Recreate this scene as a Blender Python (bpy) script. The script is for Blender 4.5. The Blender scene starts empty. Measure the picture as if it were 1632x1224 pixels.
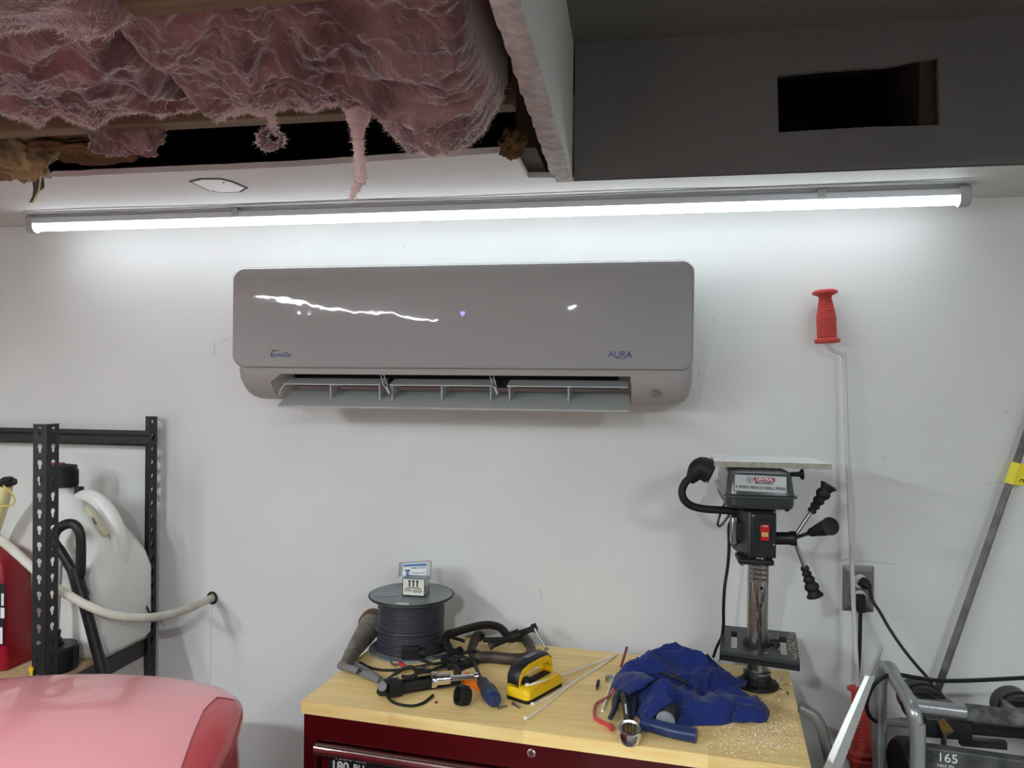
import bpy, bmesh, math, random
from mathutils import Vector, Matrix, noise
random.seed(7)
R_ = math.radians
def nvec(p): return Vector((noise.noise(p + Vector((11.3, 0, 0))), noise.noise(p + Vector((0, 17.7, 0))), noise.noise(p + Vector((0, 0, 23.1)))))
V = Vector

# ------------------------------------------------------------------ camera
FPX, W, H = 1226.0, 1632, 1224
CAM = V((0, -2.0, 1.68))
yaw, pitch, roll = R_(10.0), R_(-0.25), R_(0.5)
fw = V((-math.sin(yaw) * math.cos(pitch), math.cos(yaw) * math.cos(pitch), math.sin(pitch)))
rt0 = V((math.cos(yaw), math.sin(yaw), 0)); up0 = rt0.cross(fw)
rt = rt0 * math.cos(roll) + up0 * math.sin(roll)
up = -rt0 * math.sin(roll) + up0 * math.cos(roll)
sc = bpy.context.scene
C = sc.collection
cd = bpy.data.cameras.new('camera'); cam = bpy.data.objects.new('camera', cd); C.objects.link(cam)
cd.sensor_width = 36; cd.lens = FPX / W * 36; cd.clip_start = 0.02
M3 = Matrix((rt, up, -fw)).transposed()
cam.matrix_world = Matrix.Translation(CAM) @ M3.to_4x4()
sc.camera = cam

def ray(x, y): return rt * ((x - W / 2) / FPX) - up * ((y - H / 2) / FPX) + fw
def onY(x, y, Y):
    d = ray(x, y); return CAM + d * ((Y - CAM.y) / d.y)
def onZ(x, y, Z):
    d = ray(x, y); return CAM + d * ((Z - CAM.z) / d.z)
def onX(x, y, X):
    d = ray(x, y); return CAM + d * ((X - CAM.x) / d.x)
def onP(x, y, p0, n):
    d = ray(x, y); return CAM + d * ((p0 - CAM).dot(n) / d.dot(n))

# ------------------------------------------------------------------ world + exposure
w = bpy.data.worlds.new('world'); sc.world = w; w.use_nodes = True
w.node_tree.nodes['Background'].inputs[0].default_value = (0.8, 0.85, 0.9, 1)
w.node_tree.nodes['Background'].inputs[1].default_value = 0.05
vs = sc.view_settings
vs.view_transform = 'Standard'; vs.look = 'None'; vs.gamma = 1; vs.use_curve_mapping = False
vs.exposure = 0.12
TUBE_WALL = 11.0      # emission of the tube above the air conditioner
TUBE_PANEL = 44.0      # emission of the fill panel added over the right side
TUBE_PUCK = 2300.0   # emission of the small ceiling spots
TUBE_ROOM = 250.0      # emission of the tubes over the room

# ------------------------------------------------------------------ materials
MATS = {}
def srgb(r, g, b):
    f = lambda c: (c / 255 / 12.92) if c / 255 <= 0.04045 else ((c / 255 + 0.055) / 1.055) ** 2.4
    return (f(r), f(g), f(b), 1)
def mat(name, col, rough=0.5, metal=0.0, var=0.0, vscale=8, bump=0.0, bscale=60, col2=None, stretch=None, coat=0,
        trans=0, sss=0, sheen=0, emis=0, emcol=None, ior=1.45, objrand=0.0, bdist=0.002, rvar=0, spec=None):
    if name in MATS: return MATS[name]
    m = bpy.data.materials.new(name); m.use_nodes = True; MATS[name] = m
    nt = m.node_tree; n = nt.nodes; l = nt.links; b = n['Principled BSDF']
    c = srgb(*col); b.inputs['Base Color'].default_value = c
    b.inputs['Roughness'].default_value = rough; b.inputs['Metallic'].default_value = metal
    b.inputs['IOR'].default_value = ior
    if spec is not None: b.inputs['Specular IOR Level'].default_value = spec
    if coat: b.inputs['Coat Weight'].default_value = coat; b.inputs['Coat Roughness'].default_value = 0.03
    if trans: b.inputs['Transmission Weight'].default_value = trans
    if sss:
        b.inputs['Subsurface Weight'].default_value = sss; b.inputs['Subsurface Radius'].default_value = (0.02, 0.015, 0.012)
        b.inputs['Subsurface Scale'].default_value = 1.0
    if sheen: b.inputs['Sheen Weight'].default_value = sheen; b.inputs['Sheen Roughness'].default_value = 0.5
    if emis:
        b.inputs['Emission Color'].default_value = srgb(*(emcol or col)); b.inputs['Emission Strength'].default_value = emis
    co = None
    def coord():
        nonlocal co
        if co is None:
            tc = n.new('ShaderNodeTexCoord'); mp = n.new('ShaderNodeMapping')
            l.new(tc.outputs['Object'], mp.inputs['Vector'])
            if stretch: mp.inputs['Scale'].default_value = stretch
            if objrand:
                oi = n.new('ShaderNodeObjectInfo'); mu = n.new('ShaderNodeMath'); mu.operation = 'MULTIPLY'; mu.inputs[1].default_value = 37
                l.new(oi.outputs['Random'], mu.inputs[0]); cb = n.new('ShaderNodeCombineXYZ')
                for i in range(3): l.new(mu.outputs[0], cb.inputs[i])
                l.new(cb.outputs[0], mp.inputs['Location'])
            co = mp.outputs[0]
        return co
    src = None
    if var or col2:
        nz = n.new('ShaderNodeTexNoise'); nz.inputs['Scale'].default_value = vscale; nz.inputs['Detail'].default_value = 5
        l.new(coord(), nz.inputs['Vector'])
        rp = n.new('ShaderNodeValToRGB')
        c2 = srgb(*col2) if col2 else tuple(x * (1 - var) for x in c[:3]) + (1,)
        rp.color_ramp.elements[0].color = c2; rp.color_ramp.elements[1].color = c
        rp.color_ramp.elements[0].position = 0.35; rp.color_ramp.elements[1].position = 0.65
        l.new(nz.outputs['Fac'], rp.inputs['Fac']); src = rp.outputs[0]
        if rvar:
            mr = n.new('ShaderNodeMapRange'); mr.inputs['To Min'].default_value = rough + rvar; mr.inputs['To Max'].default_value = max(0.02, rough - rvar)
            l.new(nz.outputs['Fac'], mr.inputs['Value']); l.new(mr.outputs[0], b.inputs['Roughness'])
    if objrand:
        oi2 = n.new('ShaderNodeObjectInfo'); mr = n.new('ShaderNodeMapRange'); mr.inputs['To Min'].default_value = 1 - objrand; mr.inputs['To Max'].default_value = 1 + objrand
        l.new(oi2.outputs['Random'], mr.inputs['Value'])
        hs = n.new('ShaderNodeHueSaturation'); l.new(mr.outputs[0], hs.inputs['Value'])
        if src: l.new(src, hs.inputs['Color'])
        else: hs.inputs['Color'].default_value = c
        src = hs.outputs[0]
    if src: l.new(src, b.inputs['Base Color'])
    if bump:
        nb = n.new('ShaderNodeTexNoise'); nb.inputs['Scale'].default_value = bscale; nb.inputs['Detail'].default_value = 4
        l.new(coord(), nb.inputs['Vector'])
        bp = n.new('ShaderNodeBump'); bp.inputs['Strength'].default_value = bump; bp.inputs['Distance'].default_value = bdist
        l.new(nb.outputs['Fac'], bp.inputs['Height']); l.new(bp.outputs[0], b.inputs['Normal'])
    return m

def emission(name, col, strength):
    m = bpy.data.materials.new(name); m.use_nodes = True; nt = m.node_tree; nt.nodes.clear()
    o = nt.nodes.new('ShaderNodeOutputMaterial'); e = nt.nodes.new('ShaderNodeEmission')
    e.inputs[0].default_value = srgb(*col); e.inputs[1].default_value = strength
    nt.links.new(e.outputs[0], o.inputs[0]); MATS[name] = m; return m

M_wall = mat('white_wall_paint', (230, 230, 226), 0.55, var=0.05, vscale=3, bump=0.25, bscale=45, bdist=0.0015)
M_ceil = mat('ceiling_paint', (210, 208, 202), 0.6, var=0.06, vscale=4, bump=0.3, bscale=30, bdist=0.002)
M_primer = mat('grey_primer_drywall', (112, 109, 106), 0.75, var=0.12, vscale=3, bump=0.2, bscale=30)
M_gyp = mat('torn_gypsum_edge', (196, 190, 184), 0.9, var=0.35, vscale=40, bump=1.0, bscale=70, bdist=0.006)
M_concrete = mat('concrete_floor', (120, 116, 110), 0.7, var=0.25, vscale=5, bump=0.2)
M_deck = mat('cavity_shade_black', (9, 9, 9), 0.95, var=0.3, vscale=12)  # black colour stands in for the shade inside the open ceiling
M_joist = mat('rough_pine_joist', (112, 94, 68), 0.8, var=0.35, vscale=7, stretch=(0.4, 8, 8), bump=0.4, bscale=40)
M_stud = mat('dark_stained_stud', (62, 50, 40), 0.85, var=0.4, vscale=9, bump=0.4, bscale=30)
M_pink = mat('pink_glass_wool', (150, 112, 108), 0.95, col2=(92, 62, 60), vscale=14, bump=0.9, bscale=120, bdist=0.006, sheen=1.0)
M_wisp = mat('pale_pink_fibre', (244, 226, 222), 0.95, sheen=0.6, var=0.1)  # rim light on the wool edges is put into this pale tone
M_yellow_wool = mat('aged_yellow_glass_wool', (176, 152, 104), 0.95, col2=(98, 78, 48), vscale=18, bump=0.9, bscale=90, bdist=0.005, sheen=0.4)
M_brown_wool = mat('brown_glass_wool', (104, 76, 44), 0.95, var=0.5, vscale=14, bump=0.9, bscale=90, bdist=0.005)
M_paper = mat('grey_kraft_paper', (92, 90, 90), 0.8, var=0.3, vscale=20)
M_alu = mat('grey_aluminium_channel', (196, 198, 200), 0.45, metal=0.5)
M_endcap = mat('grey_plastic_end_cap', (176, 176, 174), 0.5)
M_tube = emission('led_tube_glow', (236, 246, 255), TUBE_WALL)
M_tube2 = emission('room_tube_glow', (240, 249, 255), TUBE_ROOM)
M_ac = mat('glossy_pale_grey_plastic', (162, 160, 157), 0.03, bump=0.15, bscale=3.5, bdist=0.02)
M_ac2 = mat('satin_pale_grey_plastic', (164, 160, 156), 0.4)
M_vane = mat('pale_grey_vane_plastic', (180, 182, 180), 0.45)
M_dark = mat('dark_interior_plastic', (16, 16, 17), 0.7)
M_blue_ink = mat('navy_print', (40, 62, 120), 0.5)
M_gold = mat('orange_gold_print', (206, 160, 60), 0.5)
M_grey_ink = mat('grey_sensor_lens', (110, 112, 114), 0.25)
M_black = mat('black_plastic', (26, 27, 29), 0.42, bump=0.1, bscale=200, bdist=0.0004)
M_blackp = mat('black_powder_coat', (30, 29, 32), 0.38, var=0.25, vscale=40)
M_rubber = mat('black_rubber', (20, 20, 21), 0.6)
M_red_steel = mat('dark_red_enamel', (76, 5, 11), 0.28, coat=0.4, var=0.1, vscale=3)
M_chrome = mat('polished_chrome', (228, 228, 230), 0.1, metal=1)
M_steel = mat('worn_bright_steel', (176, 174, 172), 0.3, metal=1, var=0.25, vscale=20)
M_dsteel = mat('dull_dark_steel', (96, 92, 88), 0.45, metal=0.8, var=0.4, vscale=30)
M_iron = mat('black_cast_iron', (44, 41, 39), 0.55, metal=0.3, var=0.4, vscale=40, bump=0.3, bscale=150, bdist=0.001)
M_iron2 = mat('rusty_brown_cast_iron', (84, 74, 66), 0.5, metal=0.4, var=0.4, vscale=25, bump=0.3, bscale=120, bdist=0.001)
M_oak = mat('butcher_block_wood', (255, 226, 158), 0.42, col2=(247, 208, 132), vscale=6, stretch=(1.2, 14, 14), bump=0.12, bscale=20, bdist=0.0006, objrand=0.09)
M_board = mat('particle_board', (202, 172, 128), 0.7, var=0.2, vscale=50)
M_jug = mat('translucent_white_jug_plastic', (236, 236, 230), 0.38, sss=0.25, var=0.03)
M_hose = mat('scuffed_white_hose', (226, 222, 210), 0.55, col2=(196, 190, 172), vscale=14, bump=0.25, bscale=40, bdist=0.002)
M_redcan = mat('red_jerrycan_plastic', (150, 18, 34), 0.4, var=0.15, vscale=5)
M_spout = mat('yellowed_spout_plastic', (222, 212, 158), 0.4, sss=0.2)
M_white = mat('plain_white_plastic', (232, 230, 224), 0.45)
M_carred = mat('glossy_red_car_paint', (188, 56, 64), 0.35, coat=0.6, var=0.05, vscale=2, bump=0.04, bscale=6, bdist=0.01)
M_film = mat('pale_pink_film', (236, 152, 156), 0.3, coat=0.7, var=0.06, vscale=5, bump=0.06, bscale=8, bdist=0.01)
M_redgrip = mat('red_rubber_grip', (198, 66, 60), 0.5, var=0.08, vscale=30)
M_whiterod = mat('white_painted_rod', (212, 210, 206), 0.4, var=0.05)
M_wire = mat('dark_violet_grey_wire', (56, 54, 66), 0.42, var=0.2, vscale=30)
M_flange = mat('smoky_grey_spool_plastic', (138, 146, 146), 0.3, var=0.2, vscale=10)
M_clear = mat('clear_box_plastic', (225, 228, 226), 0.15, trans=0.75, ior=1.3)
M_card = mat('pale_card_print', (228, 226, 210), 0.6)
M_cardblue = mat('blue_card_print', (88, 128, 176), 0.6)
M_ink = mat('black_ink', (18, 18, 20), 0.6)
M_cone = mat('tarnished_grey_metal', (136, 128, 116), 0.5, metal=0.3, col2=(104, 88, 74), vscale=16)
M_greyp = mat('grey_pvc', (118, 118, 118), 0.45)
M_yellow = mat('yellow_tool_plastic', (240, 196, 18), 0.38)
M_orange = mat('orange_plastic', (244, 130, 30), 0.45)
M_navy = mat('navy_blue_handle_plastic', (34, 50, 96), 0.32)
M_slate = mat('slate_black_grip', (44, 50, 62), 0.5)
M_zip = mat('white_nylon', (244, 240, 226), 0.45, sss=0.1)
M_red = mat('faded_red_insulation', (206, 70, 72), 0.5)
M_darkred = mat('dark_red_stick', (140, 34, 40), 0.5)
M_plate = mat('brushed_plate_metal', (140, 138, 134), 0.38, metal=0.7, stretch=(1, 1, 12), var=0.2, vscale=30)
M_housing = mat('dark_grey_painted_casting', (74, 78, 78), 0.25, coat=0.3, var=0.1, vscale=10)
M_housing2 = mat('charcoal_painted_casting', (50, 54, 54), 0.4)
M_silver = mat('silver_label', (168, 168, 166), 0.4, metal=0.4)
M_foam = mat('white_painted_board', (252, 253, 252), 0.55)
M_raw = mat('raw_board_edge', (176, 170, 156), 0.85, var=0.25, vscale=70, bump=0.5, bscale=120)
M_switch = mat('red_switch_plastic', (190, 24, 26), 0.35)
M_tan = mat('tan_switch_plastic', (214, 160, 104), 0.4)
M_frame = mat('silver_grey_tube_paint', (168, 170, 170), 0.3, metal=0.55, var=0.12, vscale=30)
M_frame2 = mat('grey_weathered_tube', (136, 132, 128), 0.4, metal=0.4, var=0.25, vscale=25)
M_grip = mat('worn_black_foam_grip', (58, 58, 60), 0.8, col2=(112, 112, 108), vscale=45, bump=0.5, bscale=100)
M_panel = mat('dusty_black_panel', (50, 52, 54), 0.5, col2=(84, 84, 82), vscale=30)
M_brass = mat('brass', (190, 150, 96), 0.35, metal=0.9)
M_tape = mat('yellow_tape', (240, 222, 30), 0.45)
M_print = mat('pale_print', (224, 226, 228), 0.6)
M_clip = mat('yellow_clip', (232, 190, 40), 0.5)
M_chips = mat('pale_wood_chips', (255, 240, 205), 0.8)
M_shine = mat('bright_bar_metal', (196, 198, 194), 0.42, metal=0.7, var=0.1, vscale=12)
M_purple = mat('violet_indicator', (150, 140, 255), 0.5, emis=1.2, emcol=(150, 140, 255))
M_pipe_clear = mat('clear_tube_plastic', (226, 224, 218), 0.25, trans=0.5)

def cloth_mat():
    m = mat('royal_blue_waffle_cloth', (15, 40, 114), 0.9, sheen=0.15, var=0.25, vscale=20)
    nt = m.node_tree; n = nt.nodes; l = nt.links; b = n['Principled BSDF']
    tc = n.new('ShaderNodeTexCoord')
    wv = n.new('ShaderNodeTexWave'); wv.inputs['Scale'].default_value = 55; wv.bands_direction = 'X'
    wv2 = n.new('ShaderNodeTexWave'); wv2.inputs['Scale'].default_value = 55; wv2.bands_direction = 'Y'
    for q in (wv, wv2): l.new(tc.outputs['Object'], q.inputs['Vector']); q.inputs['Distortion'].default_value = 1
    mx = n.new('ShaderNodeMath'); mx.operation = 'ADD'; l.new(wv.outputs['Fac'], mx.inputs[0]); l.new(wv2.outputs['Fac'], mx.inputs[1])
    bp = n.new('ShaderNodeBump'); bp.inputs['Strength'].default_value = 0.5; bp.inputs['Distance'].default_value = 0.001
    l.new(mx.outputs[0], bp.inputs['Height']); l.new(bp.outputs[0], b.inputs['Normal'])
    return m
M_cloth = cloth_mat()

def translucent_mix(m, fac, col):
    nt = m.node_tree; n = nt.nodes; l = nt.links; b = n['Principled BSDF']; o = n['Material Output']
    t = n.new('ShaderNodeBsdfTranslucent'); t.inputs[0].default_value = srgb(*col)
    mx = n.new('ShaderNodeMixShader'); mx.inputs[0].default_value = fac
    l.new(b.outputs[0], mx.inputs[1]); l.new(t.outputs[0], mx.inputs[2]); l.new(mx.outputs[0], o.inputs['Surface'])
translucent_mix(M_wisp, 0.45, (248, 226, 222))
translucent_mix(M_pink, 0.15, (230, 170, 170))

# ------------------------------------------------------------------ mesh helpers
class MB:
    def __init__(s): s.v = []; s.f = []
    def add(s, vs, fs):
        o = len(s.v); s.v += [V(p) for p in vs]; s.f += [tuple(i + o for i in f) for f in fs]; return s
    def box(s, c, size, rot=None):
        hx, hy, hz = [q / 2 for q in size]; c = V(c)
        P = [V((x, y, z)) for x in (-hx, hx) for y in (-hy, hy) for z in (-hz, hz)]
        if rot: P = [rot @ p for p in P]
        return s.add([c + p for p in P], [(0, 1, 3, 2), (4, 6, 7, 5), (0, 4, 5, 1), (2, 3, 7, 6), (0, 2, 6, 4), (1, 5, 7, 3)])
    def mm(s, a, b):
        a, b = V(a), V(b); return s.box((a + b) / 2, [abs(q) for q in (b - a)])
    def prism(s, pts, ext):
        pts = [V(p) for p in pts]; ext = V(ext); n = len(pts)
        return s.add(pts + [p + ext for p in pts], [tuple(range(n))[::-1], tuple(range(n, 2 * n))] + [(i, (i + 1) % n, n + (i + 1) % n, n + i) for i in range(n)])
    def loft(s, rings, close=True, cap0=True, cap1=True, cyclic=False):
        n = len(rings[0]); vs = [p for r in rings for p in r]; fs = []
        k = len(rings)
        for i in range(k if cyclic else k - 1):
            a, b = i * n, ((i + 1) % k) * n
            for j in range(n if close else n - 1):
                q = (j + 1) % n; fs.append((a + j, a + q, b + q, b + j))
        if not cyclic:
            if cap0: fs.append(tuple(range(n))[::-1])
            if cap1: fs.append(tuple(range((k - 1) * n, k * n)))
        return s.add(vs, fs)
    def tube(s, pts, r, n=10, cyclic=False, flat=None, nrm=None):
        pts = [V(p) for p in pts]; k = len(pts); rs = r if isinstance(r, (list, tuple)) else [r] * k
        rings = []; u = None
        for i, p in enumerate(pts):
            if cyclic: t = pts[(i + 1) % k] - pts[i - 1]
            else: t = pts[min(i + 1, k - 1)] - pts[max(i - 1, 0)]
            t.normalize()
            if nrm is not None: u = V(nrm) - t * V(nrm).dot(t)
            elif u is None:
                u = V((0, 0, 1)) if abs(t.z) < 0.9 else V((1, 0, 0)); u = u - t * u.dot(t)
            else: u = u - t * u.dot(t)
            u.normalize(); vv = t.cross(u)
            fl = flat or 1
            rings.append([p + (u * math.cos(a) + vv * math.sin(a) * fl) * rs[i] for a in [2 * math.pi * j / n + (math.pi / n if n == 4 else 0) for j in range(n)]])
        return s.loft(rings, cyclic=cyclic)
    def lathe(s, prof, o, axis=(0, 0, 1), n=24, ref=None, cap=True):
        o = V(o); a = V(axis).normalized(); u = V(ref) if ref else (V((1, 0, 0)) if abs(a.x) < 0.9 else V((0, 1, 0)))
        u = (u - a * u.dot(a)).normalized(); vv = a.cross(u)
        return s.loft([[o + a * h + (u * math.cos(t) + vv * math.sin(t)) * max(r, 1e-5) for t in [2 * math.pi * j / n for j in range(n)]] for r, h in prof], cap0=cap, cap1=cap)
    def cyl(s, a, b, r, n=16):
        a, b = V(a), V(b); L = (b - a).length; return s.lathe([(r, 0), (r, L)], a, b - a, n)
    def grid(s, fn, nu, nv):
        vs = [fn(i / nu, j / nv) for j in range(nv + 1) for i in range(nu + 1)]; k = nu + 1
        return s.add(vs, [(j * k + i, j * k + i + 1, (j + 1) * k + i + 1, (j + 1) * k + i) for j in range(nv) for i in range(nu)])

def smooth_path(pts, sub=6, cyclic=False):
    P = [V(p) for p in pts]; k = len(P); out = []
    rng = range(k) if cyclic else range(k - 1)
    for i in rng:
        if cyclic: a, b, c, d = P[i - 1], P[i], P[(i + 1) % k], P[(i + 2) % k]
        else: a, b, c, d = P[max(i - 1, 0)], P[i], P[i + 1], P[min(i + 2, k - 1)]
        for j in range(sub):
            t = j / sub
            out.append(0.5 * ((2 * b) + (c - a) * t + (2 * a - 5 * b + 4 * c - d) * t * t + (3 * b - a - 3 * c + d) * t ** 3))
    if not cyclic: out.append(P[-1])
    return out

WO = {}
def thing(name, label, cat, loc, group=None):
    o = bpy.data.objects.new(name, None); C.objects.link(o); o.location = loc; o.empty_display_size = 0.05
    WO[o.name] = V(loc); tag(o, label, cat, group); return o
def tag(o, label=None, cat=None, group=None, kind=None):
    if label: o['label'] = label
    if cat: o['category'] = cat
    if group: o['group'] = group
    if kind: o['kind'] = kind
    return o
def obj(name, mb, m, parent=None, smooth=True, angle=40, bevel=0, bseg=2, label=None, solid=0, fix=True):
    me = bpy.data.meshes.new(name)
    lo = V([min(p[i] for p in mb.v) for i in range(3)]); hi = V([max(p[i] for p in mb.v) for i in range(3)])
    org = V(((lo.x + hi.x) / 2, (lo.y + hi.y) / 2, lo.z))
    me.from_pydata([p - org for p in mb.v], [], mb.f); me.validate()
    if fix:
        bm = bmesh.new(); bm.from_mesh(me); bmesh.ops.recalc_face_normals(bm, faces=bm.faces); bm.to_mesh(me); bm.free()
    if smooth:
        me.shade_smooth(); me.set_sharp_from_angle(angle=R_(angle))
    for q in (m if isinstance(m, (list, tuple)) else [m]): me.materials.append(q)
    o = bpy.data.objects.new(name, me); C.objects.link(o); WO[o.name] = org
    if parent: o.parent = parent; o.location = org - WO[parent.name]
    else: o.location = org
    if solid: q = o.modifiers.new('solid', 'SOLIDIFY'); q.thickness = solid; q.offset = 0
    if bevel:
        q = o.modifiers.new('bevel', 'BEVEL'); q.width = bevel; q.segments = bseg; q.limit_method = 'ANGLE'; q.angle_limit = R_(35)
    if label: o['label'] = label
    return o
def struct(name, mb, m, label=None, **k):
    o = obj(name, mb, m, **k); o['kind'] = 'structure'
    if label: o['label'] = label
    return o
def text(name, s, size, c, right, upv, m, parent, ext=0.0003, shear=0, sx=1.0, bold=0.0):
    cu = bpy.data.curves.new(name, 'FONT'); cu.body = s; cu.size = size; cu.align_x = 'CENTER'; cu.align_y = 'CENTER'; cu.extrude = ext; cu.offset = bold; cu.shear = shear
    t = bpy.data.objects.new(name, cu); C.objects.link(t)
    dg = bpy.context.evaluated_depsgraph_get(); me = bpy.data.meshes.new_from_object(t.evaluated_get(dg))
    bpy.data.objects.remove(t)
    right = V(right).normalized(); upv = V(upv); upv = (upv - right * upv.dot(right)).normalized(); nn = right.cross(upv); c = V(c)
    mb = MB(); mb.add([c + right * v.co.x * sx + upv * v.co.y + nn * v.co.z for v in me.vertices], [tuple(p.vertices) for p in me.polygons])
    bpy.data.meshes.remove(me)
    return obj(name, mb, m, parent, smooth=False, fix=False)
def rrect(w, h, r, n=5):
    out = []
    for cx, cy, a0 in ((w / 2 - r, h / 2 - r, 0), (-w / 2 + r, h / 2 - r, 90), (-w / 2 + r, -h / 2 + r, 180), (w / 2 - r, -h / 2 + r, 270)):
        for i in range(n + 1):
            a = R_(a0 + 90 * i / n); out.append((cx + r * math.cos(a), cy + r * math.sin(a)))
    return out

# ================================================================== STRUCTURE
ZC = 2.125                     # low ceiling
XL, XR, YR, ZU = -3.2, 2.3, -5.2, 2.425
struct('floor', MB().mm((XL - .1, YR - .1, -.1), (XR + .1, .1, 0)), M_concrete, 'grey concrete garage floor')
wb = struct('wall_back', MB().mm((XL - .1, 0, 0), (XR + .1, .1, 2.75)), M_wall, 'white painted drywall behind the air conditioner')
struct('wall_left', MB().mm((XL - .1, YR, 0), (XL, 0, 2.75)), M_wall, 'white left garage wall')
struct('wall_right', MB().mm((XR, YR, 0), (XR + .1, 0, 2.75)), M_wall, 'white right garage wall')
struct('wall_rear', MB().mm((XL - .1, YR - .1, 0), (XR + .1, YR, 2.75)), M_primer, 'garage wall behind the viewer')
# raised ceiling, right of the boxed beam
struct('ceiling', MB().mm((-.2, YR, ZU), (XR, 0, ZU + .012)), M_primer, 'dark raised ceiling right of the boxed beam')
# low ceiling sheet along the wall with its ragged cut edge
edge = []
n = 60
for i in range(n + 1):
    t = i / n; x = -.262 + t * (-1.31 + .262)
    edge.append((x, -.523 + .035 * min(1, t * 2.2) + .004 * noise.noise(V((x * 14, 0, 3))) + .002 * noise.noise(V((x * 60, 0, 9))), ZC))
poly = [(XL, 0, ZC), (XR, 0, ZC), (XR, -.2872, ZC), (-.205, -.2872, ZC), (-.205, -.325, ZC), (-.262, -.332, ZC)] + edge + [(-1.325, -.475, ZC), (-1.42, -.53, ZC), (-1.55, -.56, ZC), (XL, -.6, ZC)]
lowc = struct('ceiling.001', MB().prism(poly, (0, 0, .0127)), M_ceil, 'white low ceiling strip with a ragged cut edge', smooth=False)
# low ceiling behind the opening (over the viewer)
struct('ceiling.002', MB().mm((XL, YR, ZC), (-.215, -1.42, ZC + .0127)), M_ceil, 'low ceiling sheet beyond the opening')
# dark deck above the joists
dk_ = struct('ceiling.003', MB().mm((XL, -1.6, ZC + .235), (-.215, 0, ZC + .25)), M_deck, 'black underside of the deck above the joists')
obj('shade_backing', MB().mm((XL, -.03, ZC + .014), (-.225, -.012, ZC + .232)), M_deck, dk_)  # black sheet added to hide the lit wall and keep the opening dark
# vertical soffit face with a rough cut hole
hp = [onY(a, b, -.30) for a, b in ((1239, 120), (1300, 113), (1370, 108), (1425, 104), (1455, 97), (1495, 92), (1497, 199), (1440, 201), (1390, 202), (1320, 206), (1241, 211))]
hc = sum(hp, V()) / len(hp)
holeL, outL = [], []
x0, x1, z0, z1 = -.165, XR, ZC, ZU
angs = sorted([2 * math.pi * i / 72 for i in range(72)] + [math.atan2(cz - hc.z, cx - hc.x) % (2 * math.pi) for cx in (x0, x1) for cz in (z0, z1)] + [math.atan2(p.z - hc.z, p.x - hc.x) % (2 * math.pi) for p in hp])
for i, a in enumerate(angs):
    d = V((math.cos(a), 0, math.sin(a)))
    best = None
    for j in range(len(hp)):
        p, q = hp[j] - hc, hp[(j + 1) % len(hp)] - hc
        den = d.x * (q.z - p.z) - d.z * (q.x - p.x)
        if abs(den) < 1e-9: continue
        t = (p.x * (q.z - p.z) - p.z * (q.x - p.x)) / den
        u = (p.x * d.z - p.z * d.x) / den
        if t > 0 and -1e-6 <= u <= 1 + 1e-6: best = t
    holeL.append(hc + d * (best + .0015 * noise.noise(V((i * .9, 1, 2)))))
    ts = []
    if d.x > 1e-9: ts.append((x1 - hc.x) / d.x)
    if d.x < -1e-9: ts.append((x0 - hc.x) / d.x)
    if d.z > 1e-9: ts.append((z1 - hc.z) / d.z)
    if d.z < -1e-9: ts.append((z0 - hc.z) / d.z)
    outL.append(hc + d * min(ts))
mb = MB()
back = V((0, .0127, 0))
mb.loft([outL, holeL, [p + back for p in holeL], [p + back for p in outL]], cap0=False, cap1=False)
wsf = struct('wall_soffit', mb, M_primer, 'dark vertical soffit face with a rough rectangular hole', smooth=False)
obj('duct_lining', MB().mm((hp[5].x - .03, -.285, z0 + .013), (hp[5].x + .004, -.02, z1 - .01)), M_stud, wsf)
obj('cavity_lining', MB().mm((-.15, -.03, z0 + .014), (XR, -.012, z1 - .005)), M_deck, wsf)  # black sheets stand in for the shade behind the hole
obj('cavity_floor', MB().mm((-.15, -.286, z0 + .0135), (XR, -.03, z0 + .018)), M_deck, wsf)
# boxed beam: drywall side face, ragged torn bottom edge
mb = MB()
n = 90; rows = []
for i in range(n + 1):
    y = -.302 + (-1.75 + .302) * i / n; t = (y + .302) / -.81
    xr = -.168 + .018 * t; xl = -.213 + .024 * t + .006 * noise.noise(V((y * 25, 3, 1))) + .003 * noise.noise(V((y * 90, 3, 1)))
    dz = .004 * noise.noise(V((y * 40, 7, 1)))
    rows.append([V((xr, y, ZU)), V((xr, y, ZC)), V((xr - .004, y, ZC - .003)), V(((xl + xr) / 2, y, ZC - .002 + dz)), V((xl, y, ZC + .004 + dz)), V((xl - .004, y, ZC + .03)), V((xl, y, ZU))])
mb.loft(rows)
tr = struct('trim_1', mb, [M_ceil, M_gyp], 'boxed drywall beam with a torn ragged underside', smooth=True, angle=50)
for p in tr.data.polygons:
    if p.normal.z < -.35 or (p.normal.x < -.3): p.material_index = 1
struct('trim_2', MB().mm((-.262, -.50, ZC + .014), (-.222, -.31, ZC + .16)), M_stud, 'dark brown stud exposed beside the beam')
# joists
for nm, y0, lab in (('joist', -.742, 'rough pine joist running below the pink insulation'), ('joist', -1.155, 'rough pine joist at the top edge of the photo')):
    o = obj(nm, MB().mm((XL + .01, y0, ZC + .0135), (-.225, y0 + .038, ZC + .23)), M_joist, bevel=.002); tag(o, lab, 'joist', None)

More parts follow.
